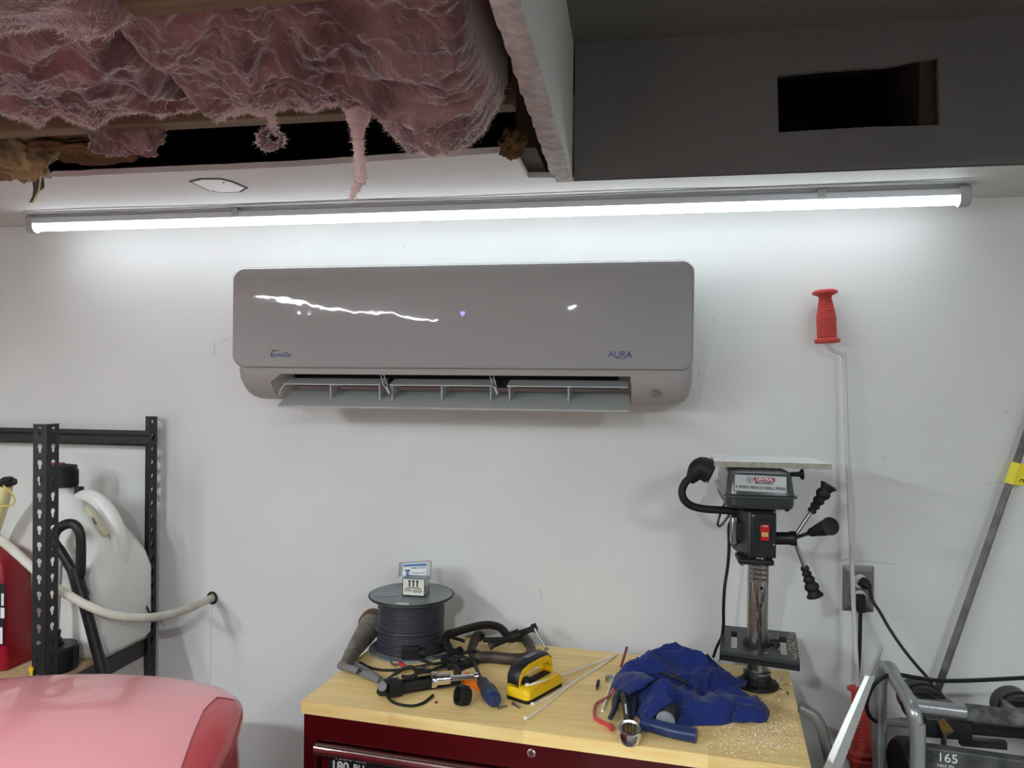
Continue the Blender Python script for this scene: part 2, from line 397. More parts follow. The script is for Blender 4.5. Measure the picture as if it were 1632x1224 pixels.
# hairline cracks and scuffs in the wall paint (children of the wall)
def crack(pts, r=.0004): return obj('crack', MB().tube([onY(a, b, -.0003) for a, b in pts], r, 5), mat('crack_grey', (150, 146, 140), .8), wb)
crack([(1342, 893), (1352, 891), (1365, 895), (1383, 894), (1400, 897), (1420, 898), (1430, 900)])
crack([(338, 962), (337, 1000), (336, 1050), (335, 1090)], .0003)
crack([(1570, 771), (1590, 769), (1606, 768)], .0003)
for a, b, dx, dy in ((341, 545, 0, 22), (362, 541, -10, 3), (1113, 590, 0, 12), (1135, 505, 3, 8), (300, 1140, 6, -30), (860, 940, 3, 12), (1292, 880, 5, 4), (1345, 548, 4, 1), (1405, 728, 5, 3), (1600, 655, 10, 3), (640, 392, 4, 3), (470, 385, 3, -2)):
    crack([(a, b), (a + dx / 2 + 1, b + dy / 2), (a + dx, b + dy)], .0005)

# ceiling patch plate
pc = onZ(347, 298, ZC)
t = thing('ceiling_box_cover', 'small white cover plate in a rough hole in the low ceiling', 'cover plate', pc)
pts = [onZ(a, b, ZC - .002) for a, b in ((306, 291), (322, 287), (352, 287), (368, 291), (390, 300), (380, 306), (352, 307), (334, 304))]
obj('gap', MB().prism([pc + (p - pc) * 1.14 + V((0, 0, .0012)) for p in pts], (0, 0, .0008)), M_dark, t, smooth=False)
obj('plate', MB().prism([p + V((0, 0, .0006)) for p in pts], (0, 0, .0012)), M_foam, t, smooth=False)
for a, b in ((340, 304), (356, 291)): obj('screw', MB().cyl(onZ(a, b, ZC - .003), onZ(a, b, ZC - .003) + V((0, 0, -.001)), .003, 10), M_dsteel, t)


# ================================================================== LED FIXTURES
def led(name, label, a, b, down, back, tubemat, clips=(), cable=True, k=1.0):
    """a,b: tube axis ends; housing sits on the side away from 'down' direction"""
    a, b = V(a), V(b); ax = (b - a).normalized()
    t = thing(name, label, 'light', (a + b) / 2)
    d = V(down).normalized(); s = ax.cross(d).normalized()
    def ring(p, prof): return [p + s * u + d * v for u, v in prof]
    ch = [(-.015, -.004), (-.017, -.018), (-.010, -.026), (.010, -.026), (.017, -.018), (.015, -.004), (.008, .0), (-.008, .0)]
    obj('channel', MB().loft([ring(a, ch), ring(b, ch)]), M_alu, t, angle=25)
    n = 14; dome = [(.0155 * k * math.cos(x), .0155 * k * math.sin(x)) for x in [math.pi * i / n for i in range(n + 1)]]
    dome = [(u, v - .002) for u, v in dome]
    obj('diffuser_tube', MB().loft([ring(a + ax * .016, dome), ring(b - ax * .016, dome)]), tubemat, t, angle=60)
    cap = [(-.018, -.004), (-.0195, -.02), (-.012, -.029), (.012, -.029), (.0195, -.02), (.018, -.004), (.0165, .008), (.010, .016), (0, .0185), (-.010, .016), (-.0165, .008)]
    for p, q in ((a, ax), (b, -ax)): obj('end_cap', MB().loft([ring(p - q * .006, [(u * .9, v * .9) for u, v in cap]), ring(p - q * .004, cap), ring(p + q * .017, cap)]), M_endcap, t, angle=35)
    for f in clips:
        p = a.lerp(b, f); cl = [(-.019, -.010), (-.019, -.030), (.019, -.030), (.019, -.010), (.0165, -.010), (.0165, -.026), (-.0165, -.026), (-.0165, -.010)]
        obj('clip', MB().loft([ring(p - ax * .009, cl), ring(p + ax * .009, cl)]), M_steel, t, angle=25)
    return t
A0, A1 = onY(50, 361, -.14), onY(1540, 317, -.14)
A0.z = A1.z = (A0.z + A1.z) / 2
lt = led('led_fixture', 'long glowing tube light along the top of the wall', A0, A1, (0, -.12, -.99), None, M_tube, (.26, .87))
obj('power_lead', MB().tube(smooth_path([A0 + V((-.003, .01, .006)), A0 + V((-.05, .015, .004)), A0 + V((-.3, .03, .006)), A0 + V((-.9, .035, .006))]), .003, 8), M_alu, lt)
obj('wire', MB().tube(smooth_path([V((-1.66 + i * .235, -.185 - .004 * math.sin(i * 2.1), ZC - .004 - .002 * math.sin(i * 1.3))) for i in range(11)], 3), .0028, 6), M_alu, lt)
led('led_fixture', 'tube light on the low ceiling behind the viewer', (-1.66, -1.45, 2.098), (-1.66, -4.45, 2.098), (0, 0, -1), None, M_tube2, (.2, .8), k=.65)
M_puck = emission('spot_glow', (240, 249, 255), TUBE_PUCK)
for (x_, y_), lab in (((-.40, -2.45), 'small round ceiling spot right behind the viewer'), ((-2.05, -2.75), 'small round ceiling spot near the left garage wall')):
    zs_, bz_ = ZC, 0
    t = thing('ceiling_spot', lab, 'light', (x_, y_, zs_))
    obj('bezel', MB().lathe([(.034 + bz_, -.001), (.058 + bz_, -.001), (.06 + bz_, -.004), (.056 + bz_, -.012), (.036 + bz_, -.014), (.034 + bz_, -.010)], V((x_, y_, zs_)), n=32, cap=False), M_endcap, t)
    obj('lens', MB().lathe([(0, -.004), (.036, -.004), (.034, -.011), (0, -.012)] if x_ < 0 else [(0, -.004), (.050, -.004), (.048, -.011), (0, -.012)], V((x_, y_, zs_)), n=32), M_puck, t)

t = thing('fill_panel', 'added square fill panel on the raised ceiling behind the viewer', 'light', (1.25, -3.3, ZU))  # no known lamp here; added to brighten the right wall
obj('frame', MB().mm((.93, -3.62, ZU - .012), (1.57, -3.60, ZU)).mm((.93, -3.0, ZU - .012), (1.57, -2.98, ZU)).mm((.93, -3.6, ZU - .012), (.95, -3.0, ZU)).mm((1.55, -3.6, ZU - .012), (1.57, -3.0, ZU)), M_endcap, t, smooth=False)
obj('diffuser', MB().mm((.951, -3.599, ZU - .009), (1.549, -3.001, ZU - .001)), emission('fill_panel_glow', (240, 249, 255), TUBE_PANEL), t, smooth=False)

# ================================================================== INSULATION
def wool(name, label, x0, x1, y0, y1, zfun, m, seed, nx=200, ny=90, top=.10, amp=.02, cat='insulation', group=None):
    """a sagging batt: underside is a fold field, closed on top"""
    t = thing(name, label, cat, ((x0 + x1) / 2, (y0 + y1) / 2, zfun(.5, .5)), group)
    def fold(p):
        q = V((p.x * 5, p.y * 9, seed)); wv = nvec(q * .8) * .55
        r = noise.ridged_multi_fractal(V((p.x * 7, p.y * 10, seed * 3.1)) + wv * 1.4, .9, 2.2, 4, 1.0, 2.0)
        return (r - .9) * amp + amp * 1.2 * noise.noise(q * .6) + amp * .5 * noise.noise(q * 3.3 + wv * 3) + amp * .22 * noise.noise(q * 11)
    def low(u, v):
        x = x0 + (x1 - x0) * u; y = y0 + (y1 - y0) * v
        y -= .008 * (.5 + .5 * noise.noise(V((x * 9, seed, 1)))) * (1 if v > .5 else 0) * v
        e = min(u, 1 - u) * (x1 - x0); f = min(v, 1 - v) * (y1 - y0)
        rnd = min(1, e / .03) ** .5 * min(1, f / .03) ** .5
        z = zfun(u, v)
        return V((x, y, z - fold(V((x, y, 0))) * (.35 + .65 * rnd) + (1 - rnd) * .035))
    mb = MB(); mb.grid(low, nx, ny)
    bd = [(i, 0) for i in range(nx)] + [(nx, j) for j in range(ny)] + [(i, ny) for i in range(nx, 0, -1)] + [(0, j) for j in range(ny, 0, -1)]
    rim = [mb.v[j * (nx + 1) + i].copy() for i, j in bd]
    cx, cy = (x0 + x1) / 2, (y0 + y1) / 2
    ztop = max(p.z for p in mb.v) + top
    mb.loft([rim, [V((p.x, p.y, ztop)) for p in rim]], cap0=False, cap1=True)
    b = obj('batt', mb, m, t, angle=180)
    return t, low
JB = ZC + .0135      # joist underside
def sagA(u, v): return JB + .035 - .028 * math.sin(math.pi * min(1, v * 1.05)) - .018 * v - .010 * math.sin(u * 9)
XA0, XA1, XB1 = -1.9, -.73, -.232
iA, lowA = wool('insulation_batt', 'pink insulation batt sagging between joists, left of the seam', XA0, XA1 - .004, -1.11, -.748, sagA, M_pink, 2.3, 240, 90, .09, .024, group=None)
def sagB(u, v):
    d = max(0, 1 - ((u - .76) / .20) ** 2) * max(0, (v - .30) / .70)
    return JB + .03 - .03 * math.sin(math.pi * min(1, v * 1.05)) - .022 * v - .085 * d - .010 * math.sin(u * 7 + 1)
iB, lowB = wool('insulation_batt', 'pink insulation batt bulging down beside the torn beam', XA1 + .004, XB1, -1.11, -.746, sagB, M_pink, 5.7, 200, 110, .09, .026)
def sagC(u, v): return JB - .062 + .02 * u + .018 * v
iC, lowC = wool('insulation_batt', 'pink insulation batt at the top left corner of the photo', -1.6, -.64, -1.42, -1.105, sagC, M_pink, 9.1, 130, 60, .004, .014)
def sagD(u, v): return JB + .03 + .02 * (1 - v)
iD, lowD = wool('insulation_batt', 'pink insulation batt above the top edge, next to the beam', -.60, -.215, -1.42, -1.170, sagD, M_pink, 4.4, 70, 50, .09, .02)

# fringe of fibres coloured pale for rim light along the far lower edges, and wisps over the folds (uncountable)
def fringe(name, parent, low, cnt, seed, vr, L=.012, edge=True):
    rnd = random.Random(seed); mb = MB()
    for i in range(cnt):
        u = rnd.random() * .98 + .01; v = 1 - abs(rnd.gauss(0, vr))
        if v < .02: v = rnd.random()
        p = low(u, v); q = low(min(1, u + .01), v); tx = (q - p).normalized()
        l = L * (.4 + rnd.random() * 1.3); a = rnd.gauss(0, .9)
        d = tx * math.cos(a) * (1 if rnd.random() < .5 else -1) + V((0, rnd.gauss(0, .35), -.45 - .55 * rnd.random()))
        d.normalize(); e = tx.cross(d).normalized() * (.0003 + .0004 * rnd.random())
        k = V((rnd.gauss(0, .25), rnd.gauss(0, .25), rnd.gauss(0, .15))) * l
        p = p + V((0, 0, .001)); m_ = p + d * l * .5 + k; e2 = p + d * l + k * .5
        mb.add([p - e, p + e, m_ + e * .8, m_ - e * .8, e2], [(0, 1, 2, 3), (3, 2, 4)])
    o = obj(name, mb, M_wisp, parent, smooth=False, fix=False); o['kind'] = 'stuff'; return o
fringe('fibre_fringe', iA, lowA, 22000, 1, .09, .007)
fringe('fibre_fringe', iB, lowB, 22000, 2, .12, .0075)
fringe('fibre_fringe', iC, lowC, 5000, 3, .15, .007)
# hanging strands
def strand(name, parent, pts, rad, m, n=9, seed=0, fuzz=250):
    P = smooth_path(pts, 7); k = len(P); rs = []
    for i in range(k):
        f = i / (k - 1) * (len(rad) - 1); a = int(min(f, len(rad) - 2)); rs.append((rad[a] + (rad[a + 1] - rad[a]) * (f - a)) * (1 + .35 * noise.noise(V((i * .6, seed, 2)))))
    mb = MB().tube([p + V((.002 * noise.noise(V((i * .5, 1, seed))), .002 * noise.noise(V((i * .5, 5, seed))), 0)) for i, p in enumerate(P)], rs, n, flat=.7)
    o = obj(name, mb, m, parent, angle=180)
    rnd = random.Random(seed); fb = MB()
    for i in range(fuzz):
        j = rnd.randrange(k); a = rnd.random() * 6.283; d = V((math.cos(a), math.sin(a) * .6, rnd.gauss(0, .5))).normalized()
        p = P[j] + d * rs[j] * .8; l = .004 + .007 * rnd.random(); e = V((0, 0, .0006)) if abs(d.z) < .7 else V((.0006, 0, 0))
        fb.add([p - e, p + e, p + d * l], [(0, 1, 2)])
    q = obj('fuzz', fb, M_wisp, o, smooth=False, fix=False); q['kind'] = 'stuff'
    return o
SY = -.80
strand('hanging_strand', iB, [onY(a, b, SY) for a, b in ((431, 112), (433, 140), (432, 170), (434, 195), (436, 210))], [.003, .004, .004, .006, .007], M_wisp, seed=3)
cx = [onY(a, b, SY) for a, b in ((436, 205), (424, 210), (417, 219), (421, 230), (434, 233), (447, 228), (450, 220), (441, 211))]
strand('fibre_loop', iB, cx + [cx[0]], [.004, .007, .011, .010, .006, .003, .003, .004], M_pink, seed=4, fuzz=400)
strand('hanging_strand', iB, [onY(a, b, -.77) for a, b in ((570, 165), (571, 190), (570, 215), (572, 240), (574, 265), (575, 283), (568, 298), (559, 318))], [.030, .020, .010, .0085, .010, .011, .007, .002], M_wisp, 12, seed=5, fuzz=500)
# separate tufts
def tuft(label, px, Y, rx, rz, m, seed, cat='insulation', ry=.03, n=40):
    c = onY(px[0], px[1], Y); mb = MB()
    def fn(u, v):
        th = u * 2 * math.pi; ph = (v - .5) * math.pi
        d = V((math.cos(th) * math.cos(ph), math.sin(th) * math.cos(ph), math.sin(ph)))
        k = 1 + .45 * noise.noise(d * 1.6 + V((seed, 0, 0))) + .28 * noise.noise(d * 4 + V((0, seed, 0))) + .14 * noise.noise(d * 10 + V((0, 0, seed)))
        return c + V((d.x * rx, d.y * ry, d.z * rz)) * k
    mb.grid(fn, n * 2, n); o = obj('insulation_tuft', mb, m, None, angle=180); tag(o, label, cat); return o
tuft('small pink insulation tuft stuck under the joist in the dark gap', (203, 214), -.695, .072, .040, M_pink, 1.5)
tuft('yellowed insulation wad hanging over the ceiling edge at far left', (22, 244), -.60, .085, .055, M_yellow_wool, 3.3)
tuft('brown insulation wad deep in the dark gap at left', (120, 236), -.55, .13, .028, M_brown_wool, 6.1, ry=.06)
tuft('small brown insulation wad between the pink batt and the beam', (818, 228), -.56, .024, .024, M_brown_wool, 8.2)
# torn paper scrap
sp = [onY(a, b, -.60) for a, b in ((44, 268), (52, 272), (60, 283), (62, 300), (55, 312), (50, 323))]
mb = MB(); ws = [.004, .008, .011, .012, .008, .003]
mb.loft([[p + V((-w_, .004 * math.sin(i * 2), 0)), p + V((w_, -.004 * math.sin(i * 2), .002))] for i, (p, w_) in enumerate(zip(sp, ws))], close=False, cap0=False, cap1=False)
o = obj('paper_scrap', mb, M_paper, None, solid=.0012, fix=False); tag(o, 'dark torn paper scrap dangling from the yellowed insulation', 'paper')
obj('pale_shred', MB().tube([onY(a, b, -.605) for a, b in ((44, 260), (56, 268), (63, 268), (66, 275), (64, 290), (62, 305), (56, 318), (52, 324))], [.002, .0025, .004, .003, .0018, .002, .0025, .001], 6), M_spout, o)

# ================================================================== AIR CONDITIONER
AX0, AX1 = -1.036, .102
ac = thing('air_conditioner', 'white wall-mounted split air conditioner with open louvers', 'air conditioner', ((AX0 + AX1) / 2, -.1, 1.62))
# side profile (y,z) of the housing, back to front
def prof(d=0.0):
    return [(-.004, 1.955 - d), (-.06, 1.958 - d), (-.12, 1.955 - d), (-.160, 1.945 - d), (-.180, 1.925 - d), (-.186 + d * .6, 1.88), (-.190 + d * .6, 1.78), (-.190 + d * .6, 1.70), (-.183 + d * .6, 1.672 + d * .3),
            (-.165 + d * .6, 1.648 + d * .6), (-.140, 1.632 + d), (-.110, 1.626 + d), (-.004, 1.624 + d)]
def hring(x, d): return [V((x, a, b)) for a, b in prof(d)]
xo0, xo1 = -.925, -.040         # louver opening
mb = MB()
rec = [(-.004, 1.955), (-.06, 1.958), (-.12, 1.955), (-.160, 1.945), (-.180, 1.925), (-.186, 1.88), (-.190, 1.78), (-.190, 1.70), (-.188, 1.692), (-.120, 1.694), (-.085, 1.676), (-.075, 1.640), (-.004, 1.624)]
rr = lambda x: [V((x, a, b)) for a, b in rec]
st = [(AX0 + .0, .040), (AX0 + .004, .022), (AX0 + .012, .010), (AX0 + .026, .002), (AX0 + .040, 0)]
rings = [hring(x, d) for x, d in st] + [hring(xo0 - .018, 0)]
mb.loft(rings, cap1=False)
mb.loft([hring(xo0 - .018, 0), rr(xo0 + .012)], cap0=False, cap1=False)
mb.loft([rr(xo0 + .012), rr(xo1)], cap0=False, cap1=False)
mb.loft([rr(xo1), hring(xo1 + .002, 0)], cap0=False, cap1=False)
st2 = [(AX1, .040), (AX1 - .004, .022), (AX1 - .012, .010), (AX1 - .026, .002), (AX1 - .040, 0)]
mb.loft([hring(xo1 + .002, 0)] + [hring(x, d) for x, d in st2[::-1]], cap0=False)
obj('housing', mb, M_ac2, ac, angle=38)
# front panel: rounded rectangle on a gently curved face
px0, px1, pz0, pz1 = AX0 - .001, AX1 + .001, 1.708, 1.962
def pface(x, z):
    t = (z - pz0) / (pz1 - pz0); xm = (x - px0) / (px1 - px0)
    return -.203 - .005 * math.sin(math.pi * min(1, max(0, t * .8 + .1))) + .03 * max(0, t - .86) ** 2 * 40 * .5
rings = []
ctr = ((px0 + px1) / 2, (pz0 + pz1) / 2)
out = rrect(px1 - px0, pz1 - pz0, .030, 8)
Wd, Hd = px1 - px0, pz1 - pz0
def pring(inset, dy):
    o2 = rrect(Wd - 2 * inset, Hd - 2 * inset, max(.002, .030 - inset), 8)
    return [V((ctr[0] + u, pface(ctr[0] + u, ctr[1] + v) + dy, ctr[1] + v)) for u, v in o2]
mb = MB()
# dense front: grid + rim via rings
for dy, ins in ((.016, .004), (.010, .0005), (.005, 0), (.0015, .0015), (0, .005)): rings.append(pring(ins, dy))
mb.loft(rings, cap0=True, cap1=False)
# inner field as stacked rings to keep the curvature in z
k = len(rings[-1])
last = rings[-1]
xsL = [p for p in last]
def zspan(z):
    xs = []
    for i in range(k):
        a, b = last[i], last[(i + 1) % k]
        if (a.z - z) * (b.z - z) <= 0 and abs(a.z - b.z) > 1e-9: xs.append(a.x + (b.x - a.x) * (z - a.z) / (b.z - a.z))
    return min(xs), max(xs)
zlo, zhi = min(p.z for p in last), max(p.z for p in last)
nz, nx = 40, 60
def pf(u, v):
    z = zlo + (zhi - zlo) * (v * .9996 + .0002); a, b = zspan(z); x = a + (b - a) * u
    return V((x, pface(x, z), z))
mb.grid(pf, nx, nz)
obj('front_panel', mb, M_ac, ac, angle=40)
# black air outlet
obj('outlet_cavity', MB().mm((xo0 + .016, -.118, 1.662), (xo1 - .03, -.088, 1.6935)), M_dark, ac)
# main louver
LF = lambda x: onY(x, 648 + (x - 443) * .0170, -.222)
lz = LF(700).z
vx0, vx1 = onY(443, 648, -.222).x, onY(1002, 657, -.222).x
mb = MB(); prf = [(-.222, lz), (-.2235, lz + .004), (-.205, lz + .012), (-.17, lz + .028), (-.135, lz + .040), (-.118, lz + .043), (-.118, lz + .039), (-.135, lz + .035), (-.17, lz + .023), (-.205, lz + .006)]
mb.loft([[V((vx0 + .018, a, b + .001)) for a, b in prf], [V((vx0, a, b)) for a, b in prf], [V((vx1, a, b)) for a, b in prf]][1:])
lv = obj('louver', mb, M_vane, ac, angle=35)
# upper vane sections with their support tabs
for a, b, tabs in ((452, 606, (526, 604)), (621, 783, (624, 703, 781)), (808, 1001, (811, 905))):
    xa, xb = onY(a, 612, -.19).x, onY(b, 612, -.19).x
    sec = [(-.192, 1.665), (-.1925, 1.668), (-.150, 1.6815), (-.125, 1.6825), (-.125, 1.679), (-.15, 1.678)]
    v = obj('vane', MB().loft([[V((xa, p, q)) for p, q in sec], [V((xb, p, q)) for p, q in sec]]), M_vane, lv, angle=30)
    for tx in tabs:
        x = onY(tx, 618, -.19).x
        obj('tab', MB().prism([V((x, -.1915, 1.667)), V((x, -.130, 1.680)), V((x, -.130, lz + .034)), V((x, -.188, lz + .016))], (.0028, 0, 0)), M_vane, lv)
for a, dx in ((609, 6), (783, 5)):
    arm = []
    for i in range(4):
        p = onY(a + dx * i * .35, 597 + i * 6.5, -.197 - .002 * i)
        arm.append(p)
    mb = MB()
    for i in range(3):
        p, q = arm[i], arm[i + 1]; d = (q - p); s_ = V((.0045, 0, 0))
        mb.tube([p - s_, p + s_, q + s_, q - s_], .0013, 6, cyclic=True)
    mb.tube([arm[3], onY(a + dx * 2, 628, -.203)], .003, 6)
    obj('linkage', mb, M_vane, lv)
# end link at the left of the louver
obj('end_bracket', MB().tube(smooth_path([onY(455, 612, -.19), onY(447, 622, -.196), onY(446, 632, -.205)]), .002, 6), M_vane, lv)
# badges
pc = onY(446, 566, -.2095); fx, fz = V((1, 0, 0)), V((0, 0, 1))
def pbadge(x, y):
    p = onY(x, y, -.21); return V((p.x, pface(p.x, p.z) - .0004, p.z))
lg = text('brand_lettering', 'senville', .0185, pbadge(447, 565.5), fx, fz, M_blue_ink, ac, .0002)
arcp = [(431 + 0, 569), (431, 564), (433, 560.5), (437, 558.5), (441, 558.5), (444, 560)]
obj('brand_arc', MB().tube([pbadge(a, b) for a, b in arcp], [.0004, .0010, .0012, .0012, .0009, .0003], 6), M_blue_ink, ac)
obj('brand_sun', MB().tube([pbadge(a, b) for a, b in ((429, 560), (431, 557.5), (434, 556.5), (437, 556.8))], [.0006, .0016, .0018, .0004], 6), M_gold, ac)
text('model_lettering', 'AURA', .0205, pbadge(988, 565), fx, fz, M_blue_ink, ac, .0002)
obj('model_ring', MB().tube([pbadge(990 + 14 * math.cos(a), 565 + 7 * math.sin(a)) for a in [R_(-75 + 11 * i) for i in range(21)]], .0004, 5), M_blue_ink, ac)
obj('model_rule', MB().tube([pbadge(980, 570.5), pbadge(998, 570.8)], .0004, 5), M_blue_ink, ac)
sx = onY(1045, 627, -.186); sx.y = -.1885
obj('sensor', MB().lathe([(.0085, 0), (.0085, .001), (.006, .0025), (.0, .0026)], V((sx.x, -.181, sx.z)), (0, -1, .12), 20), M_grey_ink, ac)
ip = pbadge(737, 500)
obj('indicator', MB().prism([ip + V((.0065, 0, .001)), ip + V((.0045, 0, .0055)), ip + V((-.0045, 0, .0055)), ip + V((-.0065, 0, .001)), ip + V((0, 0, -.0065))], (0, -.0003, 0)), M_purple, ac)

# ================================================================== TOOL CHEST + WORKTOP
TZ = 1.005
def T(x, y, dz=0): return onZ(x, y, TZ + dz)
FL, BL = onZ(480, 1117, TZ), None
ang = R_(-5.35); ex = V((math.cos(ang), math.sin(ang), 0)); ey = V((-math.sin(ang), math.cos(ang), 0))   # ey points to the wall
CW, CD = 1.002, .477
def L(u, v, z): return FL + ex * u + ey * v + V((0, 0, z - TZ))
RZ = Matrix.Rotation(ang, 3, 'Z')
def lbox(mb, u0, u1, v0, v1, z0, z1): return mb.box(L((u0 + u1) / 2, (v0 + v1) / 2, (z0 + z1) / 2), (abs(u1 - u0), abs(v1 - v0), abs(z1 - z0)), RZ)
wt = thing('worktop', 'butcher-block wooden worktop on the red tool chest', 'worktop', L(CW / 2, CD / 2, TZ - .027))
rows_ = 11; rh = CD / rows_
rnd = random.Random(4)
for i in range(rows_):
    u = 0.0
    first = True
    while u < CW - 1e-6:
        ln = rnd.uniform(.26, .48) if not first else rnd.uniform(.12, .45)
        first = False
        e = min(CW, u + ln)
        if CW - e < .1: e = CW
        o = obj('stave', lbox(MB(), u + .00008, e - .00008, i * rh + .00008, (i + 1) * rh - .00008, TZ - .026, TZ), M_oak, wt, smooth=False)
        u = e
ch = thing('tool_chest', 'dark red steel tool chest with chrome drawer rail', 'tool chest', L(CW / 2, CD / 2, 0))
cz1 = TZ - .0265
mb = MB(); i_ = .004
lbox(mb, i_, CW - i_, .030, CD - i_, .12, cz1)           # carcass behind the fronts
lbox(mb, i_, CW - i_, i_, .03, cz1 - .052, cz1)            # top rail
lbox(mb, i_, .034, i_, .03, .12, cz1 - .052); lbox(mb, CW - .034, CW - i_, i_, .03, .12, cz1 - .052)
obj('carcass', mb, M_red_steel, ch, smooth=False, bevel=.0015)
zt_ = cz1 - .056
for dz_, hh in ((0, .14), (.146, .14), (.292, .2), (.498, .22)):
    d = obj('drawer', lbox(MB(), .045, CW - .045, .008, .03, zt_ - dz_ - hh, zt_ - dz_ - .003), M_red_steel, ch, bevel=.002)
    hz = zt_ - dz_ - .012; pf_ = [(.008, .012), (-.004, .012), (-.012, .006), (-.013, -.004), (-.008, -.012), (.008, -.012)]
    obj('handle', MB().loft([[L(u, v, hz + z) for v, z in pf_] for u in (.036, CW - .036)]), M_chrome, d, angle=60)
obj('drawer_gap', lbox(MB(), .0345, CW - .0345, .026, .0302, .13, zt_ + .003), M_dark, ch)
lk = onP(847, 1200, L(0, i_, TZ), ey)
l0 = obj('lock', MB().lathe([(.0085, 0), (.0085, .002), (.0065, .0035), (.006, .003), (0, .003)], lk, -ey, 20), M_chrome, ch)
obj('keyhole', MB().box(lk - ey * .0035, (.0016, .001, .007), RZ), M_dark, l0)
lb = onP(566, 1222, L(0, .008, TZ), ey)
pl = obj('label_plate', lbox(MB(), .062, .30, .0072, .0078, zt_ - .075, zt_ - .030), M_ink, ch)
text('label_lettering', '180', .028, L(.087, .0068, zt_ - .047), ex, (0, 0, 1), M_print, pl, .0001, bold=.0006)
text('label_lettering', 'BU', .020, L(.130, .0068, zt_ - .045), ex, (0, 0, 1), M_print, pl, .0001, bold=.0004)
# side push handle (right side)
sy_ = .24
hp_ = [L(CW - .004, sy_, .955), L(CW + .03, sy_, .955)] 
q = [onP(a, b, L(0, .16, 1), ey) for a, b in ((1262, 1126), (1280, 1130), (1298, 1141), (1309, 1160), (1316, 1185), (1324, 1224))]
q = [L(CW - .006, .16, q[0].z)] + q[1:] + [q[-1] + V((.012, 0, -.12)), L(CW + .04, .16, q[-1].z - .2), L(CW - .006, .16, q[-1].z - .22)]
obj('side_handle', MB().tube(smooth_path(q, 5), .0105, 14), M_frame2, ch)
for u in (.06, CW - .06):
    for v in (.06, CD - .06):
        k_ = obj('caster', MB().cyl(L(u - .014, v, .055), L(u + .014, v, .055), .055, 20), M_rubber, ch)
        obj('fork', lbox(MB(), u - .024, u + .024, v - .02, v + .02, .105, .122), M_dsteel, k_)

# ================================================================== WIRE SPOOL + SCREW BOX
sc_ = T(655, 1034); sy = sc_.y
spz1 = onY(657, 946, sy).z
R0 = .104
spo = thing('wire_spool', 'grey plastic spool wound with dark wire, screw box on top', 'wire spool', sc_)
obj('flange', MB().lathe([(.02, 0), (R0, 0), (R0 + .001, .002), (R0, .005), (.02, .005)], sc_, n=48), M_flange, spo)
uf = obj('flange', MB().lathe([(.02, -.006), (R0, -.006), (R0 + .0015, -.003), (R0, 0), (R0 - .004, .0012), (R0 - .007, 0), (.02, 0), (.02, -.004)], V((sc_.x, sc_.y, spz1)), n=48), M_flange, spo)
obj('rim', MB().tube([V((sc_.x + R0 * math.cos(a), sc_.y + R0 * math.sin(a), spz1 - .002)) for a in [2 * math.pi * i / 56 for i in range(56)]], .0028, 8, cyclic=True), M_black, uf)
zb, zt2 = TZ + .006, spz1 - .008
hh = zt2 - zb; turns = 24
for layer, rr_ in ((0, .0795),):
    P = []
    for i in range(turns * 28 + 1):
        t_ = i / (turns * 28); a = 2 * math.pi * i / 28
        rw = rr_ + .0022 * noise.noise(V((t_ * 30, 0, 4))) + (.008 * max(0, 1 - t_ * 6))
        P.append(V((sc_.x + rw * math.cos(a), sc_.y + rw * math.sin(a), zb + .003 + (hh - .006) * t_)))
    obj('wire_winding', MB().tube(P, .0033, 8), M_wire, spo, angle=180)
obj('core', MB().lathe([(.0765, 0), (.0765, hh)], V((sc_.x, sc_.y, zb)), n=40), M_wire, spo)
P = [V((sc_.x + 0.0855 * math.cos(a), sc_.y + 0.0855 * math.sin(a), zb + hh * (.30 + .14 * math.sin(a * .5 + 2.2)))) for a in [R_(-170 + 8 * i) for i in range(21)]]
obj('loose_wire', MB().tube(P, .0036, 8), M_wire, spo)
obj('sticker', MB().prism([onZ(a, b, spz1 + .0006) for a, b in ((632, 960), (652, 961), (652, 964), (631, 963))], (0, 0, .0002)), M_print, uf, smooth=False)
obj('sticker', MB().prism([onZ(a, b, spz1 + .0006) for a, b in ((600, 944), (634, 944), (634, 950), (598, 951))], (0, 0, .0002)), mat('pale_blue_sticker', (150, 160, 172), .5), uf, smooth=False)
# clear box with lid up
bx0, bx1 = onY(641, 950, sy - .028), onY(677, 950, sy - .028)
bz = spz1 + .0015
sb = thing('screw_box', 'small clear plastic screw box with lid open on the wire spool', 'box', ((bx0.x + bx1.x) / 2, sy, bz))
bw = bx1.x - bx0.x
mb = MB(); fy, by_ = sy - .028, sy + .012
hzb = onY(660, 923, fy).z - bz
for a, b in (((bx0.x, fy, bz), (bx1.x, by_, bz + .002)), ((bx0.x, fy, bz), (bx1.x, fy + .0015, bz + hzb)), ((bx0.x, by_ - .0015, bz), (bx1.x, by_, bz + hzb)), ((bx0.x, fy, bz), (bx0.x + .0015, by_, bz + hzb)), ((bx1.x - .0015, fy, bz), (bx1.x, by_, bz + hzb))): mb.mm(a, b)
obj('tray', mb, M_clear, sb, smooth=False)
cdp = obj('label_card', MB().mm((bx0.x + .002, fy - .0008, bz + .003), (bx1.x - .002, fy - .0002, bz + hzb - .001)), M_card, sb, smooth=False)
cxm = (bx0.x + bx1.x) / 2
for i in range(3):
    x_ = bx0.x + bw * (.33 + .17 * i)
    obj('printed_screw', MB().mm((x_ - .002, fy - .0012, bz + hzb * .56), (x_ + .0015, fy - .0008, bz + hzb * .90)).mm((x_ - .0038, fy - .0012, bz + hzb * .86), (x_ + .0033, fy - .0008, bz + hzb * .93)), M_ink, cdp, smooth=False)
